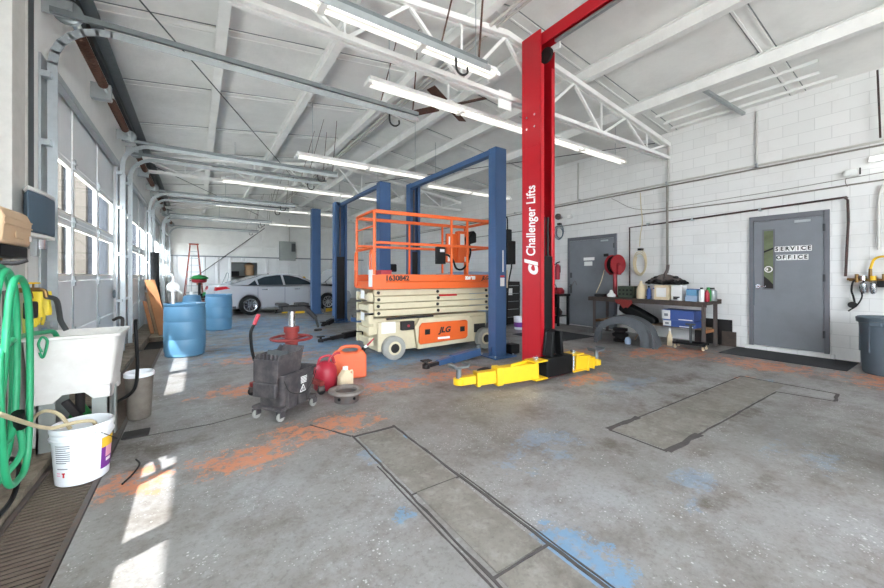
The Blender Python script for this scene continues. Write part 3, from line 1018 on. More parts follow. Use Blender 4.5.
# ---------------------------------------------------------------- scissor lift
def scissor():
    t = thing('scissor_lift', 'orange and cream scissor lift platform with guard rails, parked between blue posts', 'scissor lift', (3.50, 5.72, 0), R(-3))
    hx, hy = 1.19, .46
    ch = B()
    ch.box((-1.08, -.36, .13), (1.08, .36, .60)).box((-1.14, -.30, .40), (1.14, .30, .66))
    ch.obj('chassis', 'cream', t, bev=.015)
    # wheels
    for sx in (-1, 1):
        for sy in (-1, 1):
            x = -.84 if sx < 0 else 1.0
            y = sy * .43
            w = B()
            w.lathe([(.12, -.06), (.165, -.065), (.19, -.05), (.19, .05), (.165, .065), (.12, .06)], (x, y, .19), 32, (0, 1, 0))
            wo = w.obj('wheel', 'tyre_grey', t)
            h = B()
            h.lathe([(.085, -.066), (.119, -.058), (.119, .058), (.085, .066)], (x, y, .19), 24, (0, 1, 0))
            h.obj('wheel_rim', 'cream', wo)
            hb = B()
            hb.lathe([(.05, -.075), (.08, -.064), (.08, .064), (.05, .075)], (x, y, .19), 16, (0, 1, 0))
            for k in range(5):
                a = 2 * PI * k / 5
                hb.cyl((x + .06 * math.cos(a), y - .08, .19 + .06 * math.sin(a)), (x + .06 * math.cos(a), y + .08, .19 + .06 * math.sin(a)), .009, n=6)
            hb.obj('wheel_hub', 'iron_dark', wo)
    # side trays with the orange door
    for sy in (-1, 1):
        yy = sy * .44
        c = B()
        c.prism([(-.36, .64), (.62, .64), (.72, .58), (.74, .16), (-.40, .12), (-.46, .5)], 'y', min(sy * .365, yy), max(sy * .365, yy))
        c.obj('tray_cowl', 'cream', t, bev=.01)
        d = B()
        d.prism([(-.40, .24), (-.37, .20), (.55, .23), (.59, .27), (.59, .53), (.56, .56), (-.34, .56), (-.39, .50)], 'y', min(yy, yy + sy * .035), max(yy, yy + sy * .035))
        do = d.obj('tray_door', 'orange', t, bev=.012)
        for xx in (-.24, .47):
            B().box((xx - .05, min(yy + sy * .036, yy + sy * .03), .36), (xx + .05, max(yy + sy * .036, yy + sy * .03), .45)).obj('door_recess', 'iron_dark', do)
            B().bar((xx - .03, yy + sy * .042, .38), (xx + .03, yy + sy * .042, .42), .012, .012).obj('latch', 'black', do)
        if sy < 0:
            mx = face_mx((.10, yy - .0375, .415), (1, 0, 0), (0, 0, 1))
            text('lettering', 'JLG', .13, 'ink_black', do, mx, .001, bold=.006, shear=.25, width=1.15)
            B().box((-.04, yy - .039, .262), (.2, yy - .0355, .30)).obj('data_sticker', 'sticker', do)
        B().box((-.70, min(yy - sy * .07, yy + sy * .01), .46), (-.47, max(yy - sy * .07, yy + sy * .01), .60)).obj('ground_control', 'iron_dark', t, bev=.008)
        B().cyl((-.585, yy, .53), (-.585, yy + sy * .025, .53), .022, n=12).obj('stop_button', 'red_plastic', t)
        B().box((-1.02, min(sy * .362, sy * .37), .42), (-.78, max(sy * .362, sy * .37), .60)).obj('data_sticker', 'sticker', t)
        B().box((.80, min(sy * .362, sy * .38), .30), (1.06, max(sy * .362, sy * .38), .46)).obj('axle_box', 'iron_dark', t, bev=.01)
        B().bar((-.95, sy * .40, .655), (-.1, sy * .42, .665), .03, .03).obj('safety_prop', 'iron_dark', t)
    # folded arms
    zs = [.70, .81, .92, 1.03]
    for i, z in enumerate(zs):
        for sy in (-1, 1):
            y0 = .34 if i % 2 else .36
            a = B()
            a.box((-1.13, min(sy * (y0 - .06), sy * y0), z), (1.16, max(sy * (y0 - .06), sy * y0), z + .098))
            ao = a.obj('scissor_arm', 'cream', t, bev=.008)
            for xx in (-1.07, .03, 1.10):
                B().cyl((xx, sy * y0, z + .05), (xx, sy * (y0 + .02), z + .05), .026, n=10).obj('pivot_pin', 'iron_dark', ao)
    B().box((.05, -.372, .995), (.42, -.362, 1.025)).obj('reflector', 'red_light', t)
    e = B()
    for z in (.25, .42, .6, .78, .96):
        e.box((-1.20, -.3, z), (-1.15, .3, z + .09))
        e.box((-1.22, -.32, z - .02), (-1.14, -.25, z + .12))
        e.box((-1.22, .25, z - .02), (-1.14, .32, z + .12))
    e.obj('ladder', 'cream', t, bev=.006)
    for z in (.62, .98):
        B().box((-1.224, -.12, z), (-1.221, .06, z + .13)).obj('data_sticker', 'sticker', t)
    # deck
    dk = B()
    dk.box((-hx, -hy, 1.135), (hx, hy, 1.25)).box((-hx, -hy + .02, 1.25), (hx, hy - .02, 1.26))
    dk.box((-hx + .08, -hy + .012, 1.26), (hx, -hy + .03, 1.375)).box((-hx + .08, hy - .03, 1.26), (hx, hy - .012, 1.375)).box((hx - .03, -hy + .03, 1.26), (hx - .01, hy - .03, 1.375))
    dk.obj('platform_deck', 'orange', t, bev=.006)
    B().box((-hx - .02, -hy - .004, 1.16), (-hx + .2, -hy - .0005, 1.37)).obj('entry_plate', 'orange', t)
    B().box((-hx - .02, hy + .0005, 1.16), (-hx + .2, hy + .004, 1.37)).obj('entry_plate', 'orange', t)
    for sy in (-1, 1):
        B().box((-hx - .025, min(sy * .30, sy * .44), 1.18), (-hx - .005, max(sy * .30, sy * .44), 1.45)).obj('entry_sticker', 'sticker' if sy < 0 else 'orange', t)
    mx = face_mx((-.78, -hy + .0105, 1.312), (1, 0, 0), (0, 0, 1))
    text('lettering', '1630842', .115, 'ink_black', t, mx, .001, bold=.005, width=1.05)
    mx = face_mx((.66, -hy + .0105, 1.312), (1, 0, 0), (0, 0, 1))
    text('lettering', '3246ES', .075, 'sticker', t, mx, .001, bold=.006, width=1.0)
    mx = face_mx((1.0, -hy + .0105, 1.312), (1, 0, 0), (0, 0, 1))
    text('lettering', 'JLG', .09, 'ink_black', t, mx, .001, bold=.004, shear=.25, width=1.1)
    # guard rails
    zt, zm = 2.37, 1.88
    r = .021
    for sy in (-1, 1):
        y = sy * (hy - .02)
        side = B()
        side.bar((-hx + .02, y, zt), (hx - .01, y, zt), .042, .06).bar((-hx + .02, y, zm), (hx - .01, y, zm), .03, .045)
        so_ = side.obj('guard_rail', 'orange', t, bev=.008)
        for xx in ((-.02 + hx), .62, .28) if sy < 0 else ((hx - .02), .62, -.12):
            B().bar((xx - .02, y, 1.376), (xx - .02, y, zt - .03), .036, .036, (0, 1, 0)).obj('rail_post', 'orange', so_, bev=.005)
    # entry end: rounded arch, mid bar and two grab hoops
    y = hy - .02
    B().tube([(-hx + .02, -y, 1.376), (-hx + .02, -y, 2.25), (-hx + .02, -y + .02, 2.34), (-hx + .02, -y + .09, 2.38), (-hx + .02, y - .09, 2.38), (-hx + .02, y - .02, 2.34), (-hx + .02, y, 2.25), (-hx + .02, y, 1.376)], .024, 8, 3).obj('entry_arch', 'orange', t)
    B().cyl((-hx + .02, -y, 2.14), (-hx + .02, y, 2.14), .014, n=8).obj('entry_bar', 'orange', t)
    B().cyl((-hx + .02, -y, 1.80), (-hx + .02, y, 1.80), .026, n=8).obj('entry_bar', 'orange', t)
    for sy in (-1, 1):
        B().tube([(-hx - .01, sy * .44, 1.45), (-hx - .01, sy * .44, 1.68), (-hx - .01, sy * .41, 1.75), (-hx - .01, sy * .36, 1.75), (-hx - .01, sy * .33, 1.68), (-hx - .01, sy * .33, 1.45)], .018, 8, 3).obj('grab_hoop', 'orange', t)
    B().bar((hx - .03, -y, zt), (hx - .03, y, zt), .042, .05).obj('end_rail', 'orange', t, bev=.008)
    B().bar((hx - .03, -y, zm), (hx - .03, y, zm), .03, .04).obj('end_rail', 'orange', t, bev=.006)
    # control boxes and manual box
    B().box((-.02, -y + .024, 1.56), (.16, -y + .10, 1.86)).obj('manual_box', 'black', t, bev=.01)
    B().box((.04, -y + .0225, 1.77), (.13, -y + .0238, 1.82)).obj('manual_sticker', 'sticker', t)
    b = B()
    b.box((.86, y - .20, 1.62), (1.13, y - .06, 2.26)).box((.62, y - .14, 1.62), (.86, y - .08, 2.2))
    cb = b.obj('control_panel', 'orange', t, bev=.012)
    for x0, z0, x1, z1 in ((.66, 1.98, .74, 2.14), (.64, 1.64, .76, 1.78), (.9, 1.98, 1.0, 2.2), (1.0, 1.64, 1.1, 1.74)):
        yq = y - .141 if x1 < .86 else y - .201
        B().box((x0, yq - .002, z0), (x1, yq, z1)).obj('panel_sticker', 'sticker', cb)
    b = B()
    b.prism([(1.0, 1.98), (1.15, 2.02), (1.15, 2.2), (1.08, 2.26), (.98, 2.12)], 'y', y - .42, y - .22)
    b.obj('control_joystick_box', 'black', t, bev=.02)
    B().tube([(.42, .2, 1.72), (.5, .1, 1.76), (.6, .05, 1.66), (.66, .02, 1.5), (.78, 0, 1.48), (.92, .05, 1.58), (1.05, .1, 1.8), (1.1, .2, 2.0)], .02, 8, 5).obj('control_cable', 'black', t)
    B().box((.40, .05, 1.265), (.62, .36, 1.40)).obj('platform_tray', 'galv', t, bev=.01)
    B().box((-.95, -.15, 1.265), (-.75, .12, 1.45)).obj('toe_box', 'red_plastic', t, bev=.01)
    return t
scissor()
# machine and cabinet standing behind the platform
t = thing('tire_changer', 'black tire machine with an upright arm, glimpsed behind the scissor lift rails', 'tire machine', (4.02, 8.35, 0))
B().box((-.3, -.3, 0), (.3, .3, .8)).obj('cabinet', 'iron_dark', t, bev=.03)
B().lathe([(.26, .801), (.28, .82), (.28, .86), (.1, .88)], (0, -.05, 0), 24).obj('turntable', 'iron', t)
B().box((-.06, .12, .801), (.06, .24, 1.7)).obj('mast', 'black', t, bev=.01)
B().tube([(0, .18, 1.70), (-.05, .1, 1.82), (-.1, -.05, 1.8), (-.1, -.12, 1.6), (-.08, -.14, 1.35)], .035, 8, 4).obj('mount_arm', 'black', t)
B().box((-.02, -.1, 1.45), (.16, .06, 1.65)).obj('air_tank', 'black', t, bev=.03)
t = thing('parts_washer', 'pale blue-grey cabinet with a round blue badge behind the orange control panel', 'cabinet', (6.65, 8.3, 0))
B().box((-.65, -.3, 0), (.65, .3, 1.42)).obj('body', 'pale_blue', t, bev=.02)
B().box((-.66, -.31, 1.421), (.66, .31, 1.47)).obj('lid', 'pale_blue', t, bev=.01)
B().cyl((-.1, -.312, 1.28), (-.1, -.301, 1.28), .07, n=20).obj('badge', 'box_blue', t)

# ---------------------------------------------------------------- silver sedan
def sedan():
    t = thing('sedan', 'silver four-door sedan parked at the back with its hood open', 'car', (.38, 15.0, 0), R(8))
    W = .92
    def arch(cx, r=.36, z0=.22):
        pts = []
        for k in range(13):
            a = PI - PI * k / 12
            pts.append((cx + r * math.cos(a), .33 + r * math.sin(a)))
        return pts
    low = [(.02, .42), (.06, .28), (.30, .22)] + [(.69, .22)] + arch(1.05) + [(1.41, .20), (3.52, .20)] + arch(3.88) + [(4.24, .22), (4.70, .24), (4.86, .34), (4.90, .55), (4.84, .70), (4.60, .84), (4.20, .92), (3.62, .98), (2.6, .97), (1.6, .98), (.8, 1.02), (.30, 1.06), (.06, 1.05), (.0, .80)]
    b = B()
    b.prism(low, 'y', -W, W)
    b.obj('body', 'car_silver', t, bev=.05)
    # roof and pillars
    side = [(.42, 1.05), (.95, 1.22), (1.45, 1.36), (1.95, 1.43), (2.35, 1.44), (2.75, 1.38), (3.20, 1.18), (3.66, .97)]
    b = B()
    def yy(z):
        return .90 - (z - .97) * .52
    top = [[(x, s * yy(z), z) for x, z in side] for s in (-1, 1)]
    n = len(side)
    vs = top[0] + top[1]
    f = [(i, i + 1, n + i + 1, n + i) for i in range(n - 1)] + [tuple(range(n)), tuple(range(n, 2 * n))]
    b.poly(vs, f)
    cab = b.obj('cabin', 'car_silver', t, bev=.03)
    # side glass, laid just proud of the pillars
    for s in (-1, 1):
        def pane(pts, nm):
            q = B()
            outer = [(x, s * (yy(z) + .008), z) for x, z in pts]
            inner = [(x, s * (yy(z) - .02), z) for x, z in pts]
            k = len(pts)
            q.poly(outer + inner, [tuple(range(k)), tuple(range(2 * k - 1, k - 1, -1))] + [(i, k + i, k + (i + 1) % k, (i + 1) % k) for i in range(k)])
            q.obj(nm, 'car_glass', cab, smooth=False)
        pane([(.98, 1.03), (1.22, 1.20), (1.28, 1.03)], 'quarter_glass')
        pane([(1.33, 1.03), (1.30, 1.22), (1.55, 1.32), (2.0, 1.385), (2.12, 1.385), (2.16, 1.02)], 'side_window')
        pane([(2.24, 1.02), (2.20, 1.385), (2.45, 1.37), (2.75, 1.30), (3.1, 1.15), (3.30, 1.02)], 'side_window')
        for xx in (1.42, 2.55):
            B().box((xx, min(s * W, s * (W + .025)), .86), (xx + .2, max(s * W, s * (W + .025)), .89)).obj('door_handle', 'chrome', t, bev=.008)
        g = B()
        for xx in (1.28, 2.2, 3.4):
            g.box((xx, min(s * (W - .001), s * (W + .003)), .34), (xx + .012, max(s * (W - .001), s * (W + .003)), .95))
        g.obj('door_seam', 'dark_grey', t)
        m = B()
        m.cbox((3.28, s * (W + .10), 1.06), (.16, .2, .13))
        m.obj('wing_mirror', 'car_silver', t, bev=.04)
        l = B()
        l.prism([(.0, .86), (.42, .93), (.30, 1.0), (.03, .98)], 'y', min(s * .6, s * (W + .012)), max(s * .6, s * (W + .012)))
        l.obj('tail_light', 'red_light', t)
        for cx in (1.05, 3.88):
            yw = s * (W - .11)
            wl = B()
            wl.lathe([(.22, -.1), (.31, -.11), (.335, -.08), (.335, .08), (.31, .11), (.22, .1)], (cx, yw, .335), 36, (0, 1, 0))
            wo = wl.obj('wheel', 'rubber', t)
            rm = B()
            rm.lathe([(.19, -.10), (.225, -.115), (.235, -.1), (.235, .1), (.225, .115), (.19, .10)], (cx, yw, .335), 30, (0, 1, 0))
            for k in range(10):
                a = 2 * PI * k / 10
                rm.bar((cx + .05 * math.cos(a), yw + s * .09, .335 + .05 * math.sin(a)), (cx + .21 * math.cos(a + .1), yw + s * .10, .335 + .21 * math.sin(a + .1)), .035, .02, (0, 1, 0))
            rm.cyl((cx, yw + s * .07, .335), (cx, yw + s * .11, .335), .06, n=14)
            rm.obj('wheel_rim', 'chrome', wo)
            B().cyl((cx, yw - s * .02, .335), (cx, yw + s * .02, .335), .2, n=20).obj('brake_disc', 'iron_dark', wo)
    def quad(nm, p, m='car_glass'):
        q = B()
        k = len(p)
        q.poly([Vector(v) for v in p] + [Vector(v) - Vector((0, 0, .02)) for v in p], [tuple(range(k)), tuple(range(2 * k - 1, k - 1, -1))] + [(i, k + i, k + (i + 1) % k, (i + 1) % k) for i in range(k)])
        q.obj(nm, m, cab, smooth=False)
    quad('windshield', [(3.58, -.78, 1.025), (3.58, .78, 1.025), (2.80, .60, 1.375), (2.80, -.60, 1.375)])
    quad('rear_window', [(.60, -.75, 1.12), (.60, .75, 1.12), (1.45, .60, 1.372), (1.45, -.60, 1.372)])
    # raised hood and engine bay
    h = B()
    h.poly([(3.66, -.78, 1.0), (3.66, .78, 1.0), (4.52, .70, 1.60), (4.52, -.70, 1.60), (3.66, -.78, 1.03), (3.66, .78, 1.03), (4.50, .70, 1.64), (4.50, -.70, 1.64)],
           [(0, 3, 2, 1), (4, 5, 6, 7), (0, 1, 5, 4), (1, 2, 6, 5), (2, 3, 7, 6), (3, 0, 4, 7)])
    ho = h.obj('hood', 'car_silver', t, bev=.012)
    h = B()
    h.poly([(3.85, -.6, 1.10), (3.85, .6, 1.10), (4.40, .55, 1.485), (4.40, -.55, 1.485), (3.86, -.6, 1.08), (3.86, .6, 1.08), (4.41, .55, 1.465), (4.41, -.55, 1.465)],
           [(0, 3, 2, 1), (4, 5, 6, 7), (0, 1, 5, 4), (1, 2, 6, 5), (2, 3, 7, 6), (3, 0, 4, 7)])
    h.obj('hood_liner', 'black', ho)
    B().cyl((4.5, .5, .85), (4.3, .55, 1.45), .012, n=6).obj('hood_prop', 'black', t)
    B().box((3.75, -.6, .88), (4.6, .6, 1.0)).obj('engine_cover', 'black', t, bev=.03)
    B().box((-.02, -.3, .55), (.02, .3, .68)).obj('number_plate', 'sticker', t)
    B().box((.1, -W - .004, .24), (.6, W + .004, .32)).obj('bumper_trim', 'dark_grey', t)
    return t
sedan()

# ---------------------------------------------------------------- left wall corner
def one(b, name, m, label, cat, bev=0, group=None, **k):
    return b.obj(name, m, label=label, cat=cat, kind='thing', bev=bev, group=group, **k)

B().box((XL + .001, 3.80, 0.04), (XL + .075, 4.04, 4.45)).obj('trim_9', 'pipe_white', kind='structure', bev=.004)
one(B().cyl((XL + .03, 4.17, .05), (XL + .03, 4.17, 4.4), .024, n=10), 'wall_conduit', 'pipe_white', 'thin white upright conduit between the steel column and dark panel, near the speaker', 'conduit')
B().box((XL + .001, 4.26, 2.0), (XL + .012, 4.46, 4.4)).obj('trim_10', 'dark_grey', kind='structure')

def speaker():
    t = thing('box_speaker', 'blue-grey box speaker with angled front mounted above the plastic tub', 'speaker', (0, 0, 0))
    plan = [(-1.07, 3.98), (-1.0, 3.80), (-.97, 4.07), (-.975, 4.30), (-1.07, 4.30)]
    B().prism(plan, 'z', 1.67, 1.97).obj('cabinet', 'speaker', t, bev=.012)
    B().prism(plan, 'z', 1.972, 2.0).obj('top_rim', 'white_paint', t, bev=.006)
    B().prism(plan, 'z', 1.64, 1.668).obj('bottom_rim', 'white_paint', t, bev=.006)
    B().box((-1.06, 4.06, 1.5), (-1.02, 4.13, 1.639)).obj('wall_mount', 'galv', t, bev=.005)
    B().cyl((-1.04, 4.15, 1.56), (-1.04, 4.15, 1.639), .05, n=16).obj('volume_dial', 'chrome', t)
speaker()
t = thing('hose_box', 'tan plastic case on a dark base at the frame edge above the green hose', 'case', (0, 0, 0))
B().prism([(-1.06, 1.545), (-.945, 1.545), (-.935, 1.70), (-.96, 1.765), (-1.0, 1.775), (-1.06, 1.775)], 'y', 3.19, 3.64).obj('case_body', 'tan', t, bev=.018)
b = B()
for z in (1.66, 1.70):
    b.box((-.9365, 3.2, z), (-.932, 3.63, z + .008))
b.obj('ridge', 'tan', t)
B().box((-.937, 3.35, 1.585), (-.929, 3.47, 1.63)).obj('latch', 'tan', t, bev=.004)
B().box((-.9335, 3.575, 1.58), (-.931, 3.61, 1.615)).obj('case_sticker', 'sticker', t)
B().box((-1.05, 3.21, 1.465), (-.955, 3.63, 1.543)).obj('base', 'black', t, bev=.01)
B().box((-1.085, 3.22, 1.35), (-1.061, 3.6, 1.76)).obj('wall_mount', 'wood', t)

# utility tub
def tub():
    t = thing('utility_tub', 'large stained white plastic wash tub standing on grey legs by the drain', 'tub', (0, 0, 0))
    x0, x1, y0, y1 = -1.06, -.50, 3.80, 4.32
    def rr(a, c, d, e, z, r):
        pts = []
        for cx, cy, s in ((c - r, e - r, 0), (a + r, e - r, 1), (a + r, d + r, 2), (c - r, d + r, 3)):
            for k in range(5):
                an = PI / 2 * (s + k / 4)
                pts.append((cx + r * math.cos(an), cy + r * math.sin(an), z))
        return pts
    L = [rr(x0 + .04, x1 - .06, y0 + .04, y1 - .06, .50, .05), rr(x0 + .02, x1 - .02, y0 + .02, y1 - .02, .86, .05), rr(x0 + .02, x1 - .02, y0 + .02, y1 - .02, .875, .05), rr(x0, x1, y0, y1, .88, .04),
         rr(x0, x1, y0, y1, .90, .04), rr(x0 + .045, x1 - .045, y0 + .045, y1 - .045, .90, .04), rr(x0 + .06, x1 - .06, y0 + .06, y1 - .06, .86, .04), rr(x0 + .10, x1 - .10, y0 + .09, y1 - .09, .54, .05)]
    B().loft(L).obj('basin', 'tub', t)
    sk = B()
    for y, s in ((y0 + .06, 1), (y1 - .06, -1)):
        sk.prism([(x0 + .06, .505), (x1 - .06, .505), (x1 - .06, .40), (x1 - .17, .40), (x1 - .22, .455), (x0 + .22, .455), (x0 + .17, .40), (x0 + .06, .40)], 'y', min(y, y + .015 * s), max(y, y + .015 * s))
    for x, s in ((x0 + .06, 1), (x1 - .06, -1)):
        sk.prism([(y0 + .06, .505), (y1 - .06, .505), (y1 - .06, .40), (y1 - .15, .40), (y1 - .19, .455), (y0 + .19, .455), (y0 + .15, .40), (y0 + .06, .40)], 'x', min(x, x + .015 * s), max(x, x + .015 * s))
    sk.obj('skirt', 'tub', t, bev=.004)
    for x, sx in ((x0 + .08, 1), (x1 - .08, -1)):
        for y, sy in ((y0 + .08, 1), (y1 - .08, -1)):
            lg = B()
            zf = .04 if x < -.88 else .006
            lg.box((min(x, x + sx * .1), min(y, y + sy * .012), zf), (max(x, x + sx * .1), max(y, y + sy * .012), .47))
            lg.box((min(x, x + sx * .012), min(y, y + sy * .08), zf), (max(x, x + sx * .012), max(y, y + sy * .08), .47))
            lg.obj('leg', 'elec', t)
    b = B()
    b.tube([(-.55, 4.27, .905), (-.55, 4.27, .97), (-.57, 4.24, .985), (-.60, 4.2, .97)], .013, 8, 4)
    b.obj('faucet', 'iron_dark', t)
    B().cyl((-.78, 4.06, .50), (-.78, 4.06, .25), .03, n=12).obj('drain_pipe', 'iron_dark', t)
tub()
def spigots():
    t = thing('water_tap', 'old brass water tap on pipework over the back of the plastic tub', 'tap', (0, 0, 0))
    B().tube([(-1.06, 3.62, 1.24), (-1.06, 3.8, 1.25), (-1.08, 4.0, 1.245), (-1.08, 4.3, 1.24)], .014, 8, 2).obj('pipe', 'iron', t)
    for y, z in ((3.74, 1.25), (4.06, 1.245)):
        b = B()
        b.cyl((-1.08, y, z), (-1.0, y, z), .018, n=10)
        b.tube([(-1.01, y, z), (-.98, y, z - .01), (-.97, y, z - .06)], .015, 8, 3)
        v = b.obj('spout', 'brass', t)
        B().ring((-1.04, y, z + .05), .032, .007, (0, 0, 1), 14, 6).obj('valve_handle', 'yellow', v)
        B().cyl((-1.04, y, z + .01), (-1.04, y, z + .052), .006, n=6).obj('valve_stem', 'brass', v)
    B().cyl((-1.08, 3.7, .05), (-1.08, 3.7, 1.24), .012, n=8).obj('riser_pipe', 'iron', t)
    B().box((-1.0, 3.7, 1.05), (-.94, 3.78, 1.17)).obj('filter_body', 'iron_dark', t, bev=.012)
    B().tube([(-.97, 4.06, 1.19), (-.93, 4.12, 1.16), (-.93, 4.2, 1.05), (-.93, 4.24, .98), (-.9, 4.25, .9)], .018, 8, 5).obj('outlet_hose', 'dark_grey', t)
spigots()
def glove(x, y, z, lab, rz):
    t = thing('rubber_glove', lab, 'glove', (x, y, z), rz)
    t.scale = (.85, .85, .95)
    b = B()
    b.lathe([(.045, 0), (.05, .03), (.04, .12), (.048, .17), (.045, .20)], (0, 0, -.2), 14, sy=.5)
    b.obj('palm', 'yellow_rubber', t)
    for i, (dy, L) in enumerate(((-.033, .06), (-.011, .078), (.011, .074), (.033, .06))):
        B().tube([(dy, 0, -.19), (dy * 1.15, .004, -.2 - L * .5), (dy * 1.2, .015, -.2 - L)], .0105, 8, 3).obj('finger', 'yellow_rubber', t)
    B().tube([(.042, 0, -.12), (.075, .004, -.15), (.085, .012, -.2)], .012, 8, 3).obj('thumb', 'yellow_rubber', t)
glove(-.985, 3.90, 1.235, 'yellow rubber glove draped on the tap pipe, nearer the green hose', R(70))
glove(-1.0, 4.14, 1.23, 'yellow rubber glove draped on the tap pipe, nearer the bay door', R(100))
one(B().lathe([(.03, 0), (.06, .04), (.07, .14), (.05, .22), (.02, .27), (.025, .3)], (-1.075, 4.02, .905), 16, sx=.7, sy=.7), 'lime_pouch', 'lime', 'lime green limp pouch hanging behind the tub below the gloves', 'pouch')

# green garden hose
def hose():
    t = thing('garden_hose', 'bright green garden hose hanging in loops at the frame edge, end over the tub', 'hose', (0, 0, 0))
    pts = []
    for i in (0, 1, 3):
        o = .018 * i
        zt, zb = 1.40 - .02 * i, (.30, .42, .80, .20)[i]
        w = (.20, .17, .14, .19)[i]
        yc = 3.03
        x = -.91 + .024 * i
        pts += [(x, yc - w, (zt + zb) / 2), (x + .01, yc - w * .7, zt - .10), (x + .01, yc, zt), (x + .005, yc + w * .75, zt - .14), (x, yc + w, (zt + zb) / 2), (x, yc + w * .8, zb + .09), (x, yc + .02, zb), (x, yc - w * .8, zb + .1)]
    pts += [(-.84, 2.82, .9), (-.86, 3.0, .98), (-.92, 3.3, .965), (-.95, 3.6, .955), (-.93, 3.82, .94), (-.90, 3.93, .925), (-.885, 3.99, .84)]
    B().tube(pts, .0165, 10, 7).obj('hose_line', 'hose_green', t)
    B().tube([(-.98, 3.03, 1.44), (-.86, 3.03, 1.42), (-.80, 3.03, 1.44)], .012, 8, 3).obj('hanger_hook', 'iron_dark', t)
    B().box((-1.02, 2.98, 1.3), (-.98, 3.08, 1.48)).obj('hanger_plate', 'iron_dark', t)
    B().cyl((-.86, 3.12, .56), (-.86, 3.16, .46), .028, n=10).obj('coupling', 'black', t)
    B().tube([(-.86, 3.15, .46), (-.86, 3.16, .3), (-.95, 3.1, .16), (-1.0, 3.0, .075), (-1.0, 2.7, .06)], .0165, 8, 5).obj('hose_line', 'hose_green', t)
    B().tube([(-.93, 3.795, .80), (-.945, 3.79, .86), (-.925, 3.785, .91), (-.90, 3.79, .88), (-.91, 3.785, .80), (-.925, 3.79, .76), (-.94, 3.792, .80)], .008, 8, 4).obj('loop_end', 'hose_green', t)
hose()
one(B().tube([(-.90, 2.5, .055), (-.893, 2.9, .055), (-.89, 3.15, .06), (-.91, 3.32, .16), (-.97, 3.42, .2), (-1.02, 3.5, .14), (-1.03, 3.55, .06)], .013, 8, 6), 'floor_hose', 'black', 'black rubber hose lying on the rough curb left of the white pail', 'hose')
one(B().tube([(-.455, 4.24, .96), (-.458, 4.25, .90), (-.45, 4.255, .7), (-.447, 4.27, .5), (-.47, 4.297, .33), (-.55, 4.315, .25), (-.66, 4.315, .21), (-.78, 4.31, .22)], .014, 8, 6), 'drain_hose', 'black', 'black hose hanging down the right edge of the tub and curling beneath', 'hose')
t = thing('green_jug', 'green plastic jug standing beneath the tub', 'jug', (-.80, 4.17, .005))
B().lathe([(.06, 0), (.07, .02), (.07, .2), (.03, .28), (.022, .31)], (0, 0, 0), 20, sx=1.2).obj('body', 'green_bag', t)
B().cyl((0, 0, .31), (0, 0, .34), .026, n=12).obj('cap', 'black', t)
one(B().lathe([(.05, 0), (.06, .01), (.055, .28), (.05, .3)], (-1.0, 4.06, .04), 16), 'white_canister', 'box_white', 'white canister beneath the tub by the wall', 'canister')
one(B().bar((-.64, 3.95, .03), (-.84, 3.935, .39), .045, .045), 'leaning_pipe', 'iron_dark', 'dark pipe leaning beneath the tub', 'pipe')

# white pail
def arc(b, r, a0, a1, z0, z1, n=10, taper=0.0, th=.0012):
    vs = []
    for rr in (r + th, r - .001):
        for i in range(n + 1):
            a = a0 + (a1 - a0) * i / n
            vs.append((rr * math.cos(a), rr * math.sin(a), z0))
            q = rr + taper * (z1 - z0)
            vs.append((q * math.cos(a), q * math.sin(a), z1))
    k = 2 * (n + 1)
    f = [(2 * i, 2 * i + 2, 2 * i + 3, 2 * i + 1) for i in range(n)] + [(k + 2 * i, k + 2 * i + 1, k + 2 * i + 3, k + 2 * i + 2) for i in range(n)]
    f += [(2 * i, k + 2 * i, k + 2 * i + 2, 2 * i + 2) for i in range(n)] + [(2 * i + 1, 2 * i + 3, k + 2 * i + 3, k + 2 * i + 1) for i in range(n)]
    f += [(0, 1, k + 1, k), (2 * n, k + 2 * n, k + 2 * n + 1, 2 * n + 1)]
    return b.poly(vs, f)
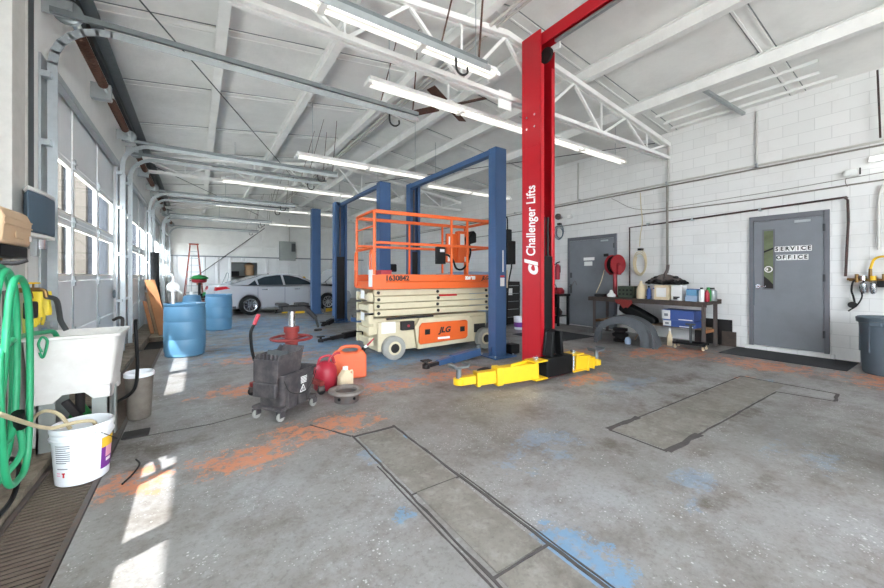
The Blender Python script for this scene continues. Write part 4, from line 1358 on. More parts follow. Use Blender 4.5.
def pail():
    t = thing('plastic_pail', 'white plastic pail with a purple and yellow label standing on the drain grate', 'pail', (-.635, 3.37, .006))
    rb, rt, h = .132, .154, .37
    tp = (rt - rb) / h
    B().lathe([(.001, 0), (rb - .008, 0), (rb, .008), (rb + tp * .285, .285), (rt + .004, .287), (rt + .006, .30), (rt, .305), (rt, .33), (rt + .004, .335), (rt + .006, .345), (rt + .004, .365), (rt - .002, .37), (rt - .006, .366), (rt - .01, .3), (rb - .006, .012), (.001, .010)], (0, 0, 0), 56).obj('bucket_body', 'pail_white', t)
    def rz(z):
        return rb + tp * z
    c = R(-79)
    for i in range(9):
        z = .265 - i * .0135
        w = R(34) if i not in (2, 8) else R(26)
        arc(o := B(), rz(z) , c - R(58), c - R(58) + w, z, z + .005, 8)
        o.obj('print_line', 'ink', t)
    arc(o := B(), rz(.10), c - R(56), c - R(30), .118, .124, 6); o.obj('print_line', 'ink', t)
    for k, (w, z) in enumerate(((10, .09), (10, .075))):
        arc(o := B(), rz(z), c - R(58), c - R(58) + R(w), z, z + .006, 4); o.obj('print_line', 'label_pink', t)
    arc(o := B(), rz(.07), c - R(42), c - R(38), .066, .095, 3); o.obj('print_mark', 'red_mark', t)
    arc(o := B(), rz(.08), c - R(44), c - R(36), .088, .096, 3); o.obj('print_mark', 'red_mark', t)
    a0, a1 = c + R(38), c + R(78)
    arc(o := B(), rz(.06), a0, a1, .06, .265, 12, tp); o.obj('label', 'label_purple', t)
    arc(o := B(), rz(.20) + .0012, a0, a1, .20, .265, 12, tp); o.obj('label_band', 'label_yellow', t)
    arc(o := B(), rz(.13) + .0014, a0 + R(12), a1 - R(4), .13, .20, 12, tp); o.obj('label_band', 'label_pink', t)
    arc(o := B(), rz(.09) + .0014, a0 + R(14), a1 - R(8), .10, .12, 12, tp); o.obj('label_band', 'sticker', t)
    B().tube([(rt * math.cos(a0 - .2), rt * math.sin(a0 - .2), .325)] + [((rt + .012 + .01 * math.sin(PI * k / 6)) * math.cos(a0 - .2 + PI * k / 6), (rt + .012 + .01 * math.sin(PI * k / 6)) * math.sin(a0 - .2 + PI * k / 6), .325 - .14 * math.sin(PI * k / 6)) for k in range(1, 6)] + [(rt * math.cos(a0 - .2 + PI), rt * math.sin(a0 - .2 + PI), .325)], .0025, 6, 4).obj('wire_handle', 'iron_dark', t)
    for a in (a0 - .2, a0 - .2 + PI):
        B().cyl(((rt) * math.cos(a), (rt) * math.sin(a), .325), ((rt + .012) * math.cos(a), (rt + .012) * math.sin(a), .325), .016, n=12).obj('handle_boss', 'pail_white', t)
pail()
one(B().tube([(-.78, 2.6, .70), (-.775, 2.85, .58), (-.765, 3.08, .47), (-.74, 3.20, .415), (-.70, 3.26, .402), (-.64, 3.31, .395), (-.58, 3.37, .36), (-.58, 3.42, .25)], .011, 8, 6), 'cream_hose', 'cream_hose', 'cream coloured hose running over the rim into the white pail', 'hose')
one(B().tube([(-.98, 3.66, .05), (-.97, 3.62, .2), (-.93, 3.56, .36), (-.85, 3.49, .45), (-.76, 3.43, .43), (-.70, 3.40, .33)], .011, 8, 6), 'looped_hose', 'cream_hose', 'short cream hose arching from the curb over the back rim of the white pail', 'hose')

def small_can():
    t = thing('waste_can', 'small grimy grey waste can with a white liner beside the tub', 'waste can', (-.455, 4.48, .007))
    B().lathe([(.082, 0), (.09, .01), (.108, .40), (.112, .42), (.102, .42), (.082, .02)], (0, 0, 0), 28).obj('body', 'grimy', t)
    B().lathe([(.110, .395), (.1155, .398), (.116, .43), (.106, .44), (.098, .41), (.1, .40)], (0, 0, 0), 28).obj('bin_liner', 'pail_white', t)
small_can()
one(B().tube([(-.40, 3.1, .01), (-.36, 3.22, .01), (-.34, 3.36, .01), (-.37, 3.46, .01)], .006, 6, 4), 'cable_scrap', 'black', 'bit of black cable on the floor in the sunlit patch by the pail', 'cable')
one(B().box((-.52, 3.95, .001), (-.34, 4.10, .02)), 'slate_tile', 'iron_dark', 'dark flat scrap lying on the floor beside the tub legs', 'scrap', bev=.006)

# blue drums
def drum(x, y, lab, h=.89, r=.295):
    t = thing('plastic_drum', lab, 'drum', (x, y, 0), 0, 'blue plastic drums')
    p = [(.001, 0), (r - .03, 0), (r - .005, .02), (r - .012, .05), (r, .09)]
    for z in (h * .33, h * .66):
        p += [(r + .006, z - .02), (r + .001, z - .008), (r + .001, z + .008), (r + .006, z + .02)]
    p += [(r, h - .09), (r - .012, h - .05), (r + .004, h - .03), (r + .006, h - .005), (r - .004, h), (r - .03, h - .002), (r - .04, h - .03), (.001, h - .03)]
    B().lathe(p, (0, 0, 0), 48).obj('drum_body', 'drum_blue', t)
    for s in (-1, 1):
        B().cyl((s * .19, .02, h - .029), (s * .19, .02, h - .01), .035, n=14).obj('bung', 'white_paint' if s > 0 else 'drum_blue', t)
    return t
drum(-.17, 7.66, 'blue plastic drum standing beside the trench, white hand pump on its lid')
drum(.46, 10.85, 'blue plastic drum without a pump, standing nearer the silver sedan')
t = thing('hand_pump', 'white rotary hand pump standing on the lid of the blue drum', 'hand pump', (-.33, 7.58, .862))
B().cyl((0, 0, 0), (0, 0, .26), .022, n=12).obj('stem', 'white_paint', t)
B().lathe([(.06, -.04), (.085, -.03), (.085, .03), (.06, .04)], (.0, 0, .30), 28, (.3, -1, 0)).obj('pump_head', 'white_paint', t)
B().tube([(0, 0, .38), (0, 0, .47), (-.03, 0, .52), (-.09, 0, .53), (-.13, 0, .50)], .02, 10, 4).obj('spout', 'white_paint', t)
b = B()
b.cyl((0.01, -.03, .30), (.02, -.075, .30), .014, n=10).bar((.02, -.075, .30), (.12, -.08, .20), .025, .014).cyl((.12, -.07, .20), (.13, -.14, .20), .014, n=10)
b.obj('crank', 'white_paint', t)
t = thing('plastic_keg', 'small blue keg between the two blue drums farther back', 'keg', (-.12, 12.6, 0))
B().lathe([(.001, 0), (.2, 0), (.22, .03), (.24, .3), (.24, .6), (.2, .78), (.12, .82), (.001, .82)], (0, 0, 0), 28).obj('keg_body', 'drum_blue', t)
B().cyl((0, 0, .82), (0, 0, .90), .06, n=16).obj('keg_cap', 'white_paint', t)

# things leaning by the second bay
for i, (p, q, w, m, lab) in enumerate([((-.62, 10.45, .01), (-.97, 11.5, 1.25), .20, 'wood', 'widest orange-brown board leaning on the bay door past the first blue drum'),
                                     ((-.74, 10.5, .05), (-1.0, 11.3, .95), .09, 'sawn', 'narrow pale board leaning beside the wide orange-brown board'),
                                     ((-.84, 10.52, .05), (-1.03, 11.1, .75), .07, 'wood', 'shortest brown board leaning behind the pale one by the bay door'),
                                     ((-.66, 10.75, .05), (-.98, 11.75, 1.05), .06, 'iron', 'grey metal strip leaning behind the boards by the bay door')]):
    one(B().bar(p, q, w, .022), 'leaning_board', m, lab, 'board')
one(B().tube([(-.70, 11.75, .12), (-.82, 12.0, .52), (-.90, 12.2, .9), (-.93, 12.3, 1.4), (-.935, 12.32, 1.98)], .10, 10, 5, flat=.35), 'rubber_strip', 'rubber', 'tall dark curved bumper strip leaning on the bay door frame', 'bumper strip')
one(B().tube([(-.78, 12.3, .1), (-.88, 12.55, .6), (-.94, 12.7, 1.2), (-.95, 12.75, 1.85)], .07, 10, 4, flat=.4), 'rubber_strip', 'dark_grey', 'grey curved bumper strip leaning behind the tall dark one', 'bumper strip')

# ---------------------------------------------------------------- mop bucket, jack, cans
def mop_bucket():
    t = thing('mop_bucket', 'grimy dark grey mop bucket on castors with a side wringer', 'mop bucket', (.745, 3.90, 0), R(38))
    def rect(x0, x1, y0, y1, z, r=.04):
        pts = []
        for cx, cy, s in ((x1 - r, y1 - r, 0), (x0 + r, y1 - r, 1), (x0 + r, y0 + r, 2), (x1 - r, y0 + r, 3)):
            for k in range(4):
                an = PI / 2 * (s + k / 3)
                pts.append((cx + r * math.cos(an), cy + r * math.sin(an), z))
        return pts
    L = [rect(-.21, .20, -.13, .13, .075), rect(-.235, .235, -.165, .165, .40), rect(-.25, .25, -.18, .18, .405), rect(-.25, .25, -.18, .18, .425), rect(-.225, .225, -.155, .155, .42), rect(-.19, .18, -.11, .11, .10)]
    B().loft(L).obj('tub_body', 'mop_grey', t)
    for x in (-.16, -.01, .13):
        B().box((x - .006, -.165, .09), (x + .006, -.14, .38)).obj('rib', 'mop_grey', t)
        B().box((x - .006, .14, .09), (x + .006, .165, .38)).obj('rib', 'mop_grey', t)
    # wringer
    w = B()
    w.prism([(-.27, .40), (-.27, .58), (-.24, .61), (.02, .61), (.06, .65), (.10, .63), (.06, .44), (.0, .40)], 'y', .125, .14)
    w.prism([(-.27, .40), (-.27, .58), (-.24, .61), (.02, .61), (.06, .63), (.04, .44), (.0, .40)], 'y', -.14, -.125)
    w.box((-.28, -.14, .36), (-.265, .14, .57))
    w.obj('wringer_frame', 'mop_grey', t, bev=.005)
    B().prism([(.03, .44), (.05, .44), (.11, .64), (.09, .645)], 'y', -.124, .124).obj('wringer_plate', 'mop_grey', t, bev=.005)
    B().prism([(-.20, .42), (-.18, .42), (-.10, .62), (-.12, .63)], 'y', -.12, .12).obj('press_plate', 'dark_grey', t, bev=.005)
    b = B()
    for i in range(5):
        b.box((-.262, -.11 + i * .048, .48), (-.235, -.085 + i * .048, .615))
    b.obj('wringer_grate', 'mop_grey', t, bev=.004)
    B().box((-.30, -.13, .22), (-.255, .13, .36)).obj('wringer_hook', 'mop_grey', t, bev=.01)
    B().tube([(-.25, .155, .55), (-.27, .165, .65), (-.28, .17, .80), (-.26, .17, .86), (-.24, .165, .89)], .014, 8, 3).obj('handle_bar', 'black', t)
    B().cyl((-.245, .166, .885), (-.20, .155, .98), .019, n=10).obj('handle_grip', 'red_plastic', t, label='pink-red handle grip')
    B().tube([(-.24, -.18, .38), (-.2, -.215, .27), (-.05, -.24, .22), (.1, -.22, .27), (.22, -.185, .38)], .004, 6, 5).obj('wire_handle', 'iron_dark', t)
    # print on the side
    mxs = face_mx((.06, -.1570, .315), (1, 0, 0), (0, -.1, 1))
    for i in range(5):
        o = B()
        o.box((-.045 + .002 * i, -.004 - .0, -.001), (.045, .004, .0015), mxs @ Matrix.Translation((0, .03 - i * .015, 0)))
        o.obj('print_line', 'sticker', t)
    mt = face_mx((.06, -.1485, .225), (1, 0, 0), (0, -.1, 1))
    tr = B()
    P3 = [Vector((0, .042, 0)), Vector((-.04, -.028, 0)), Vector((.04, -.028, 0))]
    for i in range(3):
        tr.bar(mt @ P3[i], mt @ P3[(i + 1) % 3], .007, .003, (0, -1, .1))
    tr.bar(mt @ Vector((0, .012, 0)), mt @ Vector((0, -.018, 0)), .007, .003, (0, -1, .1))
    tr.obj('caution_mark', 'sticker', t)
    def caster(x, y, m='mop_grey'):
        b = B()
        b.cyl((x, y, .085), (x, y, .10), .03, n=12)
        b.box((x - .03, y - .028, .04), (x + .03, y - .02, .09)).box((x - .03, y + .02, .04), (x + .03, y + .028, .09))
        c = b.obj('caster_fork', m, t)
        B().lathe([(.02, -.016), (.036, -.017), (.04, -.01), (.04, .01), (.036, .017), (.02, .016)], (x, y, .041), 20, (0, 1, 0)).obj('caster_wheel', 'tyre_grey', c)
    for x, y in ((-.24, -.14), (-.24, .14), (.2, -.16), (.2, .16)):
        caster(x, y)
    B().box((-.27, -.17, .10), (-.18, .17, .125)).obj('axle_bracket', 'mop_grey', t, bev=.005)
    B().box((.16, -.18, .10), (.235, .18, .125)).obj('axle_bracket', 'mop_grey', t, bev=.005)
mop_bucket()

def trans_jack():
    t = thing('transmission_jack', 'rusty red transmission jack with a hand wheel and black saddle behind the mop bucket', 'jack', (.97, 4.78, 0))
    B().cyl((0, 0, .14), (0, 0, .72), .075, n=20).obj('ram_body', 'jack_red', t)
    b = B()
    b.cyl((0, 0, .66), (0, 0, .725), .09, n=20).cyl((0, 0, .12), (0, 0, .18), .10, n=20)
    b.obj('collar', 'jack_red', t)
    B().cyl((0, 0, .72), (0, 0, .93), .045, n=16).obj('ram', 'chrome', t)
    b = B()
    b.ring((0, 0, .585), .235, .016, (0, 0, 1), 40, 8)
    for k in range(4):
        a = k * PI / 2 + .4
        b.cyl((.07 * math.cos(a), .07 * math.sin(a), .575), (.235 * math.cos(a), .235 * math.sin(a), .585), .011, n=8)
    b.obj('hand_wheel', 'jack_red', t)
    b = B()
    b.box((-.13, -.11, .92), (.15, .11, .985)).box((-.17, -.12, .985), (-.05, .12, 1.015)).box((.05, -.12, .985), (.18, .12, 1.015))
    b.obj('saddle', 'black', t, bev=.008)
    b = B()
    b.bar((.16, -.05, .95), (.27, -.08, .82), .05, .05).bar((.27, -.08, .83), (.30, -.08, .70), .025, .025).cyl((.30, -.08, .66), (.30, -.08, .68), .05, n=12)
    b.obj('saddle_arm', 'black', t, bev=.005)
    for ang, L in ((200, .50), (-70, .62), (40, .5), (115, .5)):
        a = R(ang)
        d = Vector((math.cos(a), math.sin(a), 0))
        o = B().bar(d * .08 + Vector((0, 0, .14)), d * L + Vector((0, 0, .125)), .06, .05).obj('leg', 'jack_red', t, bev=.006)
        e = d * (L - .02)
        f = B()
        f.cyl((e.x, e.y, .085), (e.x, e.y, .099), .04, n=12)
        f.box((e.x - .03, e.y - .03, .045), (e.x + .03, e.y - .022, .09)).box((e.x - .03, e.y + .022, .045), (e.x + .03, e.y + .03, .09))
        f.obj('caster_fork', 'iron', o)
        B().lathe([(.02, -.016), (.042, -.018), (.046, -.01), (.046, .01), (.042, .018), (.02, .016)], (e.x, e.y, .047), 18, (0, 1, 0)).obj('caster_wheel', 'iron_dark', o)
trans_jack()

t = thing('gas_can', 'round dark red gas can behind the mop bucket', 'gas can', (1.28, 4.42, 0))
B().lathe([(.001, 0), (.12, 0), (.135, .02), (.135, .22), (.125, .26), (.08, .31), (.04, .33), (.001, .33)], (0, 0, 0), 32).obj('can_body', 'red_plastic', t)
B().tube([(-.09, 0, .29), (-.06, 0, .37), (.02, 0, .39), (.08, 0, .37), (.11, 0, .29)], .016, 8, 4).obj('handle', 'red_plastic', t)
B().tube([(.03, -.03, .32), (.05, -.03, .37), (.12, -.03, .41), (.17, -.02, .41)], .014, 8, 4).obj('spout', 'red_plastic', t)
t = thing('jerry_can', 'flat orange fuel can with moulded handle behind the white jug', 'gas can', (1.68, 4.72, 0), R(-14))
b = B()
b.prism([(-.21, .0), (.21, .0), (.22, .02), (.22, .30), (.18, .36), (.13, .37), (.10, .335), (-.07, .335), (-.10, .37), (-.18, .36), (-.22, .30), (-.22, .02)], 'y', -.08, .08)
b.obj('can_body', 'orange_can', t, bev=.025)
B().tube([(.14, 0, .36), (.11, 0, .405), (.0, 0, .415), (-.09, 0, .405), (-.13, 0, .36)], .022, 8, 4).obj('handle', 'orange_can', t)
B().cyl((.18, 0, .34), (.20, 0, .385), .028, n=14).obj('cap', 'black', t)
B().cyl((.20, 0, .385), (.235, 0, .41), .018, n=12).obj('nozzle_collar', 'sticker', t)
B().cyl((.235, 0, .41), (.33, 0, .50), .014, .010, n=12).obj('nozzle', 'red_plastic', t)
B().prism([(-.14, .06), (.14, .06), (.14, .24), (-.14, .24)], 'y', -.084, -.08).obj('embossed_panel', 'orange_can', t, bev=.001)
t = thing('trigger_jug', 'small off-white jug with a cap in front of the orange fuel can', 'jug', (1.47, 4.26, 0), R(10))
B().prism([(-.085, 0), (.085, 0), (.088, .16), (.05, .20), (.03, .235), (-.03, .235), (-.05, .20), (-.088, .16)], 'y', -.05, .05).obj('jug_body', 'card', t, bev=.018)
B().cyl((0, 0, .235), (0, 0, .27), .032, n=14).obj('cap', 'sticker', t)
B().tube([(.05, 0, .195), (.09, 0, .21), (.095, 0, .15), (.08, 0, .10)], .011, 8, 3).obj('handle', 'card', t)
t = thing('brake_rotor', 'dirty brake rotor lying hat-down on the floor beside the mop bucket', 'brake rotor', (1.345, 3.86, 0))
b = B()
b.lathe([(.06, .0), (.125, .0), (.128, .005), (.128, .098), (.112, .098), (.112, .012), (.06, .012)], (0, 0, 0), 40, loop=True)
b.obj('rotor_hat', 'iron', t)
b = B()
b.lathe([(.115, .099), (.185, .099), (.19, .103), (.19, .125), (.185, .129), (.135, .129), (.13, .123), (.115, .118)], (0, 0, 0), 48, loop=True)
b.obj('rotor_disc', 'iron_lit', t)
for k in range(5):
    a = 2 * PI * k / 5
    B().cyl((.118 * math.cos(a), .118 * math.sin(a), .05), (.135 * math.cos(a), .135 * math.sin(a), .05), .016, n=10).obj('stud_hole', 'black', t)

# ---------------------------------------------------------------- right wall: doors
def leaf_door(n, y0, y1, z0, z1, hinge_hi):
    t = structroot('door_%d' % n, (XR, 0, 0))
    f = B()
    f.box((-.05, y0, z0), (-.002, y0 + .06, z1)).box((-.05, y1 - .06, z0), (-.002, y1, z1)).box((-.05, y0 + .06, z1 - .09), (-.002, y1 - .06, z1))
    f.obj('door_frame', 'door_frame', t, bev=.004)
    B().box((-.035, y0 + .064, z0 + .01), (-.003, y1 - .064, z1 - .094)).obj('door_leaf', 'grey_door', t, bev=.003)
    for z in (z0 + .25, z0 + (z1 - z0) * .5, z1 - .35):
        B().box((-.056, y0 + .045, z), (-.036, y0 + .075, z + .12)).obj('hinge', 'dark_grey', t, bev=.003)
    b = B()
    b.box((-.044, y0 + .22, z1 - .17), (-.036, y0 + .42, z1 - .13)).cyl((-.05, y0 + .25, z1 - .15), (-.036, y0 + .25, z1 - .15), .018, n=10).cyl((-.05, y0 + .36, z1 - .15), (-.036, y0 + .36, z1 - .15), .018, n=10)
    b.obj('closer_bracket', 'galv', t)
    return t
d = leaf_door(6, 1.42, 2.46, .075, 2.44, False)
B().box((-.07, 1.36, 0), (-.001, 2.52, .072)).obj('threshold', 'block', d)
b = B()
b.box((-.042, 2.10, 1.10), (-.036, 2.27, 1.125)).box((-.042, 2.10, 2.165), (-.036, 2.27, 2.19)).box((-.042, 2.10, 1.125), (-.036, 2.12, 2.165)).box((-.042, 2.25, 1.125), (-.036, 2.27, 2.165))
b.obj('vision_frame', 'door_frame', d)
B().box((-.0385, 2.12, 1.125), (-.036, 2.25, 2.165)).obj('vision_pane', mat('office_view', (112, 122, 96), .08, 0, .6, 5, (60, 60, 48)), d)
B().ring((-.0395, 2.185, 1.47), .05, .008, (1, 0, 0), 24, 6, .3).obj('round_sticker', 'sticker', d)
B().box((-.041, 2.19, 1.45), (-.039, 2.215, 1.49)).obj('round_sticker', 'sticker', d)
B().prism([(2.12, 1.86), (2.25, 1.80), (2.25, 1.77), (2.12, 1.83)], 'x', -.0395, -.0386).obj('view_detail', 'black', d)
B().prism([(2.12, 1.125), (2.25, 1.125), (2.25, 1.35), (2.18, 1.28), (2.12, 1.2)], 'x', -.0395, -.0386).obj('view_detail', 'iron_dark', d)
b = B()
b.cyl((-.036, 2.33, 1.16), (-.055, 2.33, 1.16), .038, n=18).cyl((-.055, 2.33, 1.16), (-.085, 2.33, 1.16), .014, n=10).bar((-.085, 2.34, 1.16), (-.085, 2.21, 1.16), .02, .02)
b.obj('door_handle', 'chrome', d, bev=.003)
B().prism([(2.385, .80), (2.42, .85), (2.405, 1.1), (2.42, 1.5), (2.40, 1.7), (2.385, 1.4), (2.38, 1.1)], 'x', -.0365, -.0352).obj('scuff_mark', 'bin_grey', d)
# lettering on its small white tiles
def tiles(s, yc, zc, w, h):
    n = len(s)
    for i, ch in enumerate(s):
        y = yc + (n / 2 - i - .5) * w
        tl = B().box((-.0385, y - w * .46, zc - h / 2), (-.036, y + w * .46, zc + h / 2)).obj('letter_tile', 'sticker', d)
        text('letter', ch, h * .98, 'ink_black', tl, face_mx((-.0387, y, zc), (0, -1, 0), (0, 0, 1)), .0006, bold=.004, width=.9)
tiles('SERVICE', 1.865, 1.825, .069, .095)
tiles('OFFICE', 1.872, 1.675, .069, .095)
d2 = leaf_door(7, 5.06, 6.48, .02, 2.40, False)
B().box((-.0385, 5.66, 1.76), (-.036, 5.98, 1.84)).obj('door_sign', 'sticker', d2)
B().box((-.0385, 5.72, 1.62), (-.036, 5.96, 1.73)).obj('door_sign', 'sticker', d2)
b = B()
b.box((-.045, 6.34, 1.30), (-.036, 6.40, 1.44)).box((-.045, 6.34, .88), (-.036, 6.40, 1.12)).cyl((-.09, 6.37, 1.06), (-.045, 6.37, 1.06), .025, n=12)
b.obj('lock_plate', 'dark_grey', d2)
B().tube([(-.06, 6.37, 1.0), (-.08, 6.3, 1.1), (-.08, 6.22, 1.22), (-.05, 6.18, 1.1)], .006, 6, 4).obj('latch_chain', 'iron', d2)

# mats
one(B().box((7.62, 1.09, .001), (8.5, 2.62, .012)), 'floor_mat', 'mat_black', 'black rubber mat in front of the service office door', 'mat', bev=.004)
one(B().box((6.05, 4.85, .001), (7.35, 6.1, .012)), 'floor_mat', 'mat_black', 'black rubber mat on the floor before the door with the faded sign', 'mat', bev=.004)

# ---------------------------------------------------------------- right wall: pipes and cables
def pipe(pts, r, m, lab, cat='pipe', name='wall_pipe', k=1, n=8, clips=None):
    t = thing(name, lab, cat, (0, 0, 0))
    B().tube(pts, r, n, k).obj('pipe_run', m, t)
    for c in clips or []:
        B().box((c[0] - .03, c[1] - .02, c[2] - r - .012), (XR - .001, c[1] + .02, c[2] + r + .012)).obj('pipe_clip', 'galv', t)
    return t
pipe([(8.555, YF + .2, 3.385), (8.555, 21.2, 3.385)], .02, 'pipe_white', 'upper of the two long conduits running the length of the block wall', 'conduit', clips=[(8.56, y, 3.385) for y in (.8, 2.35, 3.9, 6.1, 8.5, 11)])
pipe([(8.565, YF + .2, 3.325), (8.565, 21.2, 3.325)], .015, 'wire_grey', 'lower of the two long conduits running the length of the block wall', 'conduit')
pipe([(8.57, -1.0, 2.80), (8.57, 1.0, 2.795), (8.57, 2.4, 2.765), (8.57, 4.0, 2.78), (8.57, 7, 2.76), (8.57, 10, 2.78), (8.57, 21, 2.78)], .012, 'wire_grey', 'thin grey cable sagging along the wall above the service office door', 'cable', k=4)
pipe([(8.58, -1.0, 3.0), (8.58, 1.2, 2.90), (8.58, 2.6, 2.86), (8.58, 4.4, 2.88), (8.58, 5.2, 3.28)], .006, 'wire_grey', 'thinnest loose wire strung just above the sagging cable on the block wall', 'wire', k=5, n=6)
t = pipe([(8.54, 4.72, .9), (8.54, 4.72, 2.50), (8.54, 3.9, 2.52), (8.54, 1.25, 2.60), (8.54, 1.215, 2.55), (8.54, 1.21, 2.2), (8.54, 1.24, 1.345)], .017, 'pipe_dark', 'dark gas pipe run over the service office door, dropping to the air fittings', 'pipe', clips=[(8.55, y, 2.53) for y in (4.3, 3.4)] + [(8.55, 2.3, 2.565)])
B().cyl((8.54, 1.225, 2.575), (8.54, 1.25, 2.605), .024, n=10).obj('elbow', 'iron', t)
pipe([(8.56, 2.35, 3.41), (8.56, 2.35, 4.38)], .018, 'pipe_white', 'upright white conduit from the long conduits to the ceiling above the service office door', 'conduit')
pipe([(8.49, 3.86, 1.42), (8.49, 3.86, 3.29)], .026, 'wire_grey', 'upright grey pipe behind the bench, below the long conduits', 'pipe')
pipe([(8.55, 3.86, 3.42), (8.55, 3.86, 4.2)], .028, 'pipe_white', 'upright white pipe under the end of the roof truss', 'pipe')
pipe([(8.56, 6.15, 3.41), (8.56, 6.15, 4.4)], .016, 'pipe_white', 'upright white conduit to the ceiling above the door with the faded sign', 'conduit')
pipe([(8.5, .88, 3.42), (8.42, .9, 4.42)], .012, 'pipe_dark', 'thin dark rod hanging from the ceiling at the frame edge', 'rod')
pipe([(8.55, .86, 2.72), (8.55, .9, 2.5), (8.55, .9, 1.75)], .018, 'pipe_white', 'upright white conduit above the yellow air hose', 'conduit', k=3)
pipe([(8.51, 4.45, 3.27), (8.49, 4.43, 3.0), (8.50, 4.40, 2.6), (8.49, 4.44, 2.3), (8.50, 4.46, 2.03)], .010, 'cream_hose', 'beige cable dropping from the conduits to the hanging hose loops', 'cable', k=5, n=6)
def loops(name, lab, cat, x, yc, zc, w, h, n, r, m):
    pts = []
    for i in range(n):
        for k in range(8):
            a = 2 * PI * k / 8 + PI / 2
            s = 1 - .12 * i
            pts.append((x + .012 * math.sin(a + i) + .008 * i, yc + (w * s) * math.cos(a), zc - (1 - s) * h * .3 + h * math.sin(a) * s))
    t = thing(name, lab, cat, (0, 0, 0))
    B().tube(pts, r, 6, 4).obj('loops', m, t)
    B().box((x - .03, yc - .04, zc + h - .02), (XR - .002, yc + .04, zc + h + .03)).obj('hook', 'black', t)
    return t
loops('hose_coil', 'beige air hose hanging in loops on the wall above the bench', 'hose', 8.51, 4.46, 1.66, .15, .30, 3, .010, 'cream_hose')
loops('cable_coil', 'pale blue-grey cable hanging in loops beside the door with the faded sign', 'cable', 8.53, 6.75, 2.60, .16, .22, 4, .007, 'speaker')
t = thing('wall_spotlight', 'small round dark spotlight fixed high beside the cable loops', 'spotlight', (8.5, 6.72, 3.02))
B().lathe([(.06, 0), (.09, .05), (.085, .09), (.05, .09), (.03, .04)], (0, 0, 0), 20, (-1, -.2, 0)).obj('lamp_housing', 'iron', t)
B().box((.0, -.03, -.03), (.097, .03, .03)).obj('bracket', 'galv', t)
one(B().box((8.54, 6.36, 2.95), (8.598, 6.48, 3.03)), 'junction_box', 'white_paint', 'small white box on the wall beside the round spotlight', 'junction box', bev=.006)
t = thing('wall_horn_mount', 'small white rounded unit fixed on the wall above the service office door', 'wall unit', (8.545, 1.17, 2.96))
B().box((-.06, -.09, -.045), (.005, .09, .065)).obj('casing', 'white_paint', t, bev=.03)
B().box((-.064, -.098, -.04), (-.05, -.082, .06)).obj('dark_edge', 'iron_dark', t)
B().tube([(-.02, .06, -.061), (-.02, .07, -.12), (-.01, .05, -.2)], .005, 6, 3).obj('lead_wire', 'wire_grey', t)
b = thing('fire_extinguisher', 'red fire extinguisher on the wall beside the red post', 'fire extinguisher', (8.5, 6.78, 1.25))
B().lathe([(.05, 0), (.065, .01), (.065, .36), (.05, .42), (.025, .44)], (0, 0, 0), 20).obj('cylinder', 'red_plastic', b)
B().bar((0, .05, .46), (0, -.08, .50), .03, .03).obj('lever', 'black', b)
B().tube([(0, .03, .45), (-.03, .09, .40), (-.03, .09, .15)], .012, 6, 4).obj('discharge_hose', 'black', b)
B().box((.067, -.03, .2), (.098, .03, .4)).obj('wall_mount', 'black', b)

# air fittings on the wall by the bin
def air_fittings():
    t = thing('air_regulator', 'brass and chrome air regulator set on the wall above the grey bin', 'air regulator', (8.5, 1.0, 1.30))
    b = B()
    b.cyl((.02, .22, 0), (.02, -.25, -.01), .018, n=10).cyl((.02, .12, -.05), (.02, .12, .08), .022, n=10).cyl((.02, -.02, -.04), (.02, -.02, .16), .02, n=10).cyl((.02, -.15, -.04), (.02, -.15, .08), .018, n=10)
    b.box((.03, -.2, -.03), (.098, .2, .0))
    b.obj('manifold', 'brass', t)
    for y, m in ((.05, 'chrome'), (-.05, 'yellow')):
        u = B().lathe([(.02, 0), (.038, -.02), (.038, -.14), (.02, -.17)], (.0, y, -.05), 16).obj('filter_bowl', 'chrome', t)
        B().cyl((0, y, -.015), (0, y, .05), .034, n=14).obj('regulator_knob', m, u)
    B().tube([(.02, -.02, .16), (0, -.06, .30), (-.02, -.15, .34), (-.02, -.26, .28), (-.01, -.28, .10), (.0, -.24, -.08), (-.02, -.20, -.12), (-.02, -.28, -.16)], .016, 8, 5).obj('yellow_hose', 'yellow', t)
    B().tube([(.02, .13, 0), (.0, .16, -.06), (.0, .17, -.18), (.0, .15, -.28), (.02, .14, -.36)], .013, 8, 5).obj('black_hose', 'black', t)
    B().tube([(.02, .02, 0), (-.01, .08, -.1), (-.01, .06, -.26), (-.02, .11, -.4), (-.05, .2, -.5)], .010, 8, 5).obj('black_hose', 'black', t)
    B().lathe([(.03, -.02), (.05, -.015), (.05, .015), (.03, .02)], (.0, .16, -.40), 20, (1, 0, 0)).obj('gauge', 'iron_dark', t)
    B().box((-.02, -.19, -.12), (.06, -.09, -.02)).obj('air_gun', 'black', t, bev=.01)
air_fittings()

# grey waste bin and small pail by the frame edge
t = thing('waste_bin', 'large grey round waste bin at the frame edge beside the service office door', 'waste bin', (7.86, .73, 0))
B().lathe([(.001, 0), (.235, 0), (.25, .02), (.285, .70), (.31, .71), (.315, .77), (.30, .785), (.285, .775), (.265, .68), (.23, .03), (.001, .03)], (0, 0, 0), 44).obj('bin_body', 'bin_grey', t)
for a in (R(165), R(-15)):
    c, s = math.cos(a), math.sin(a)
    B().cbox((.33 * c, .33 * s, .70), (.08, .12, .06), (0, 0, a)).obj('grip_handle', 'bin_grey', t, bev=.012)
b = B()
for k in range(10):
    a = 2 * PI * k / 10
    b.cbox((.275 * math.cos(a), .275 * math.sin(a), .48), (.02, .02, .36), (0, 0, a))
b.obj('rib', 'bin_grey', t, bev=.004)
t = thing('metal_pail', 'dented narrow grey metal pail standing against the wall behind the waste bin', 'pail', (8.32, .96, 0))
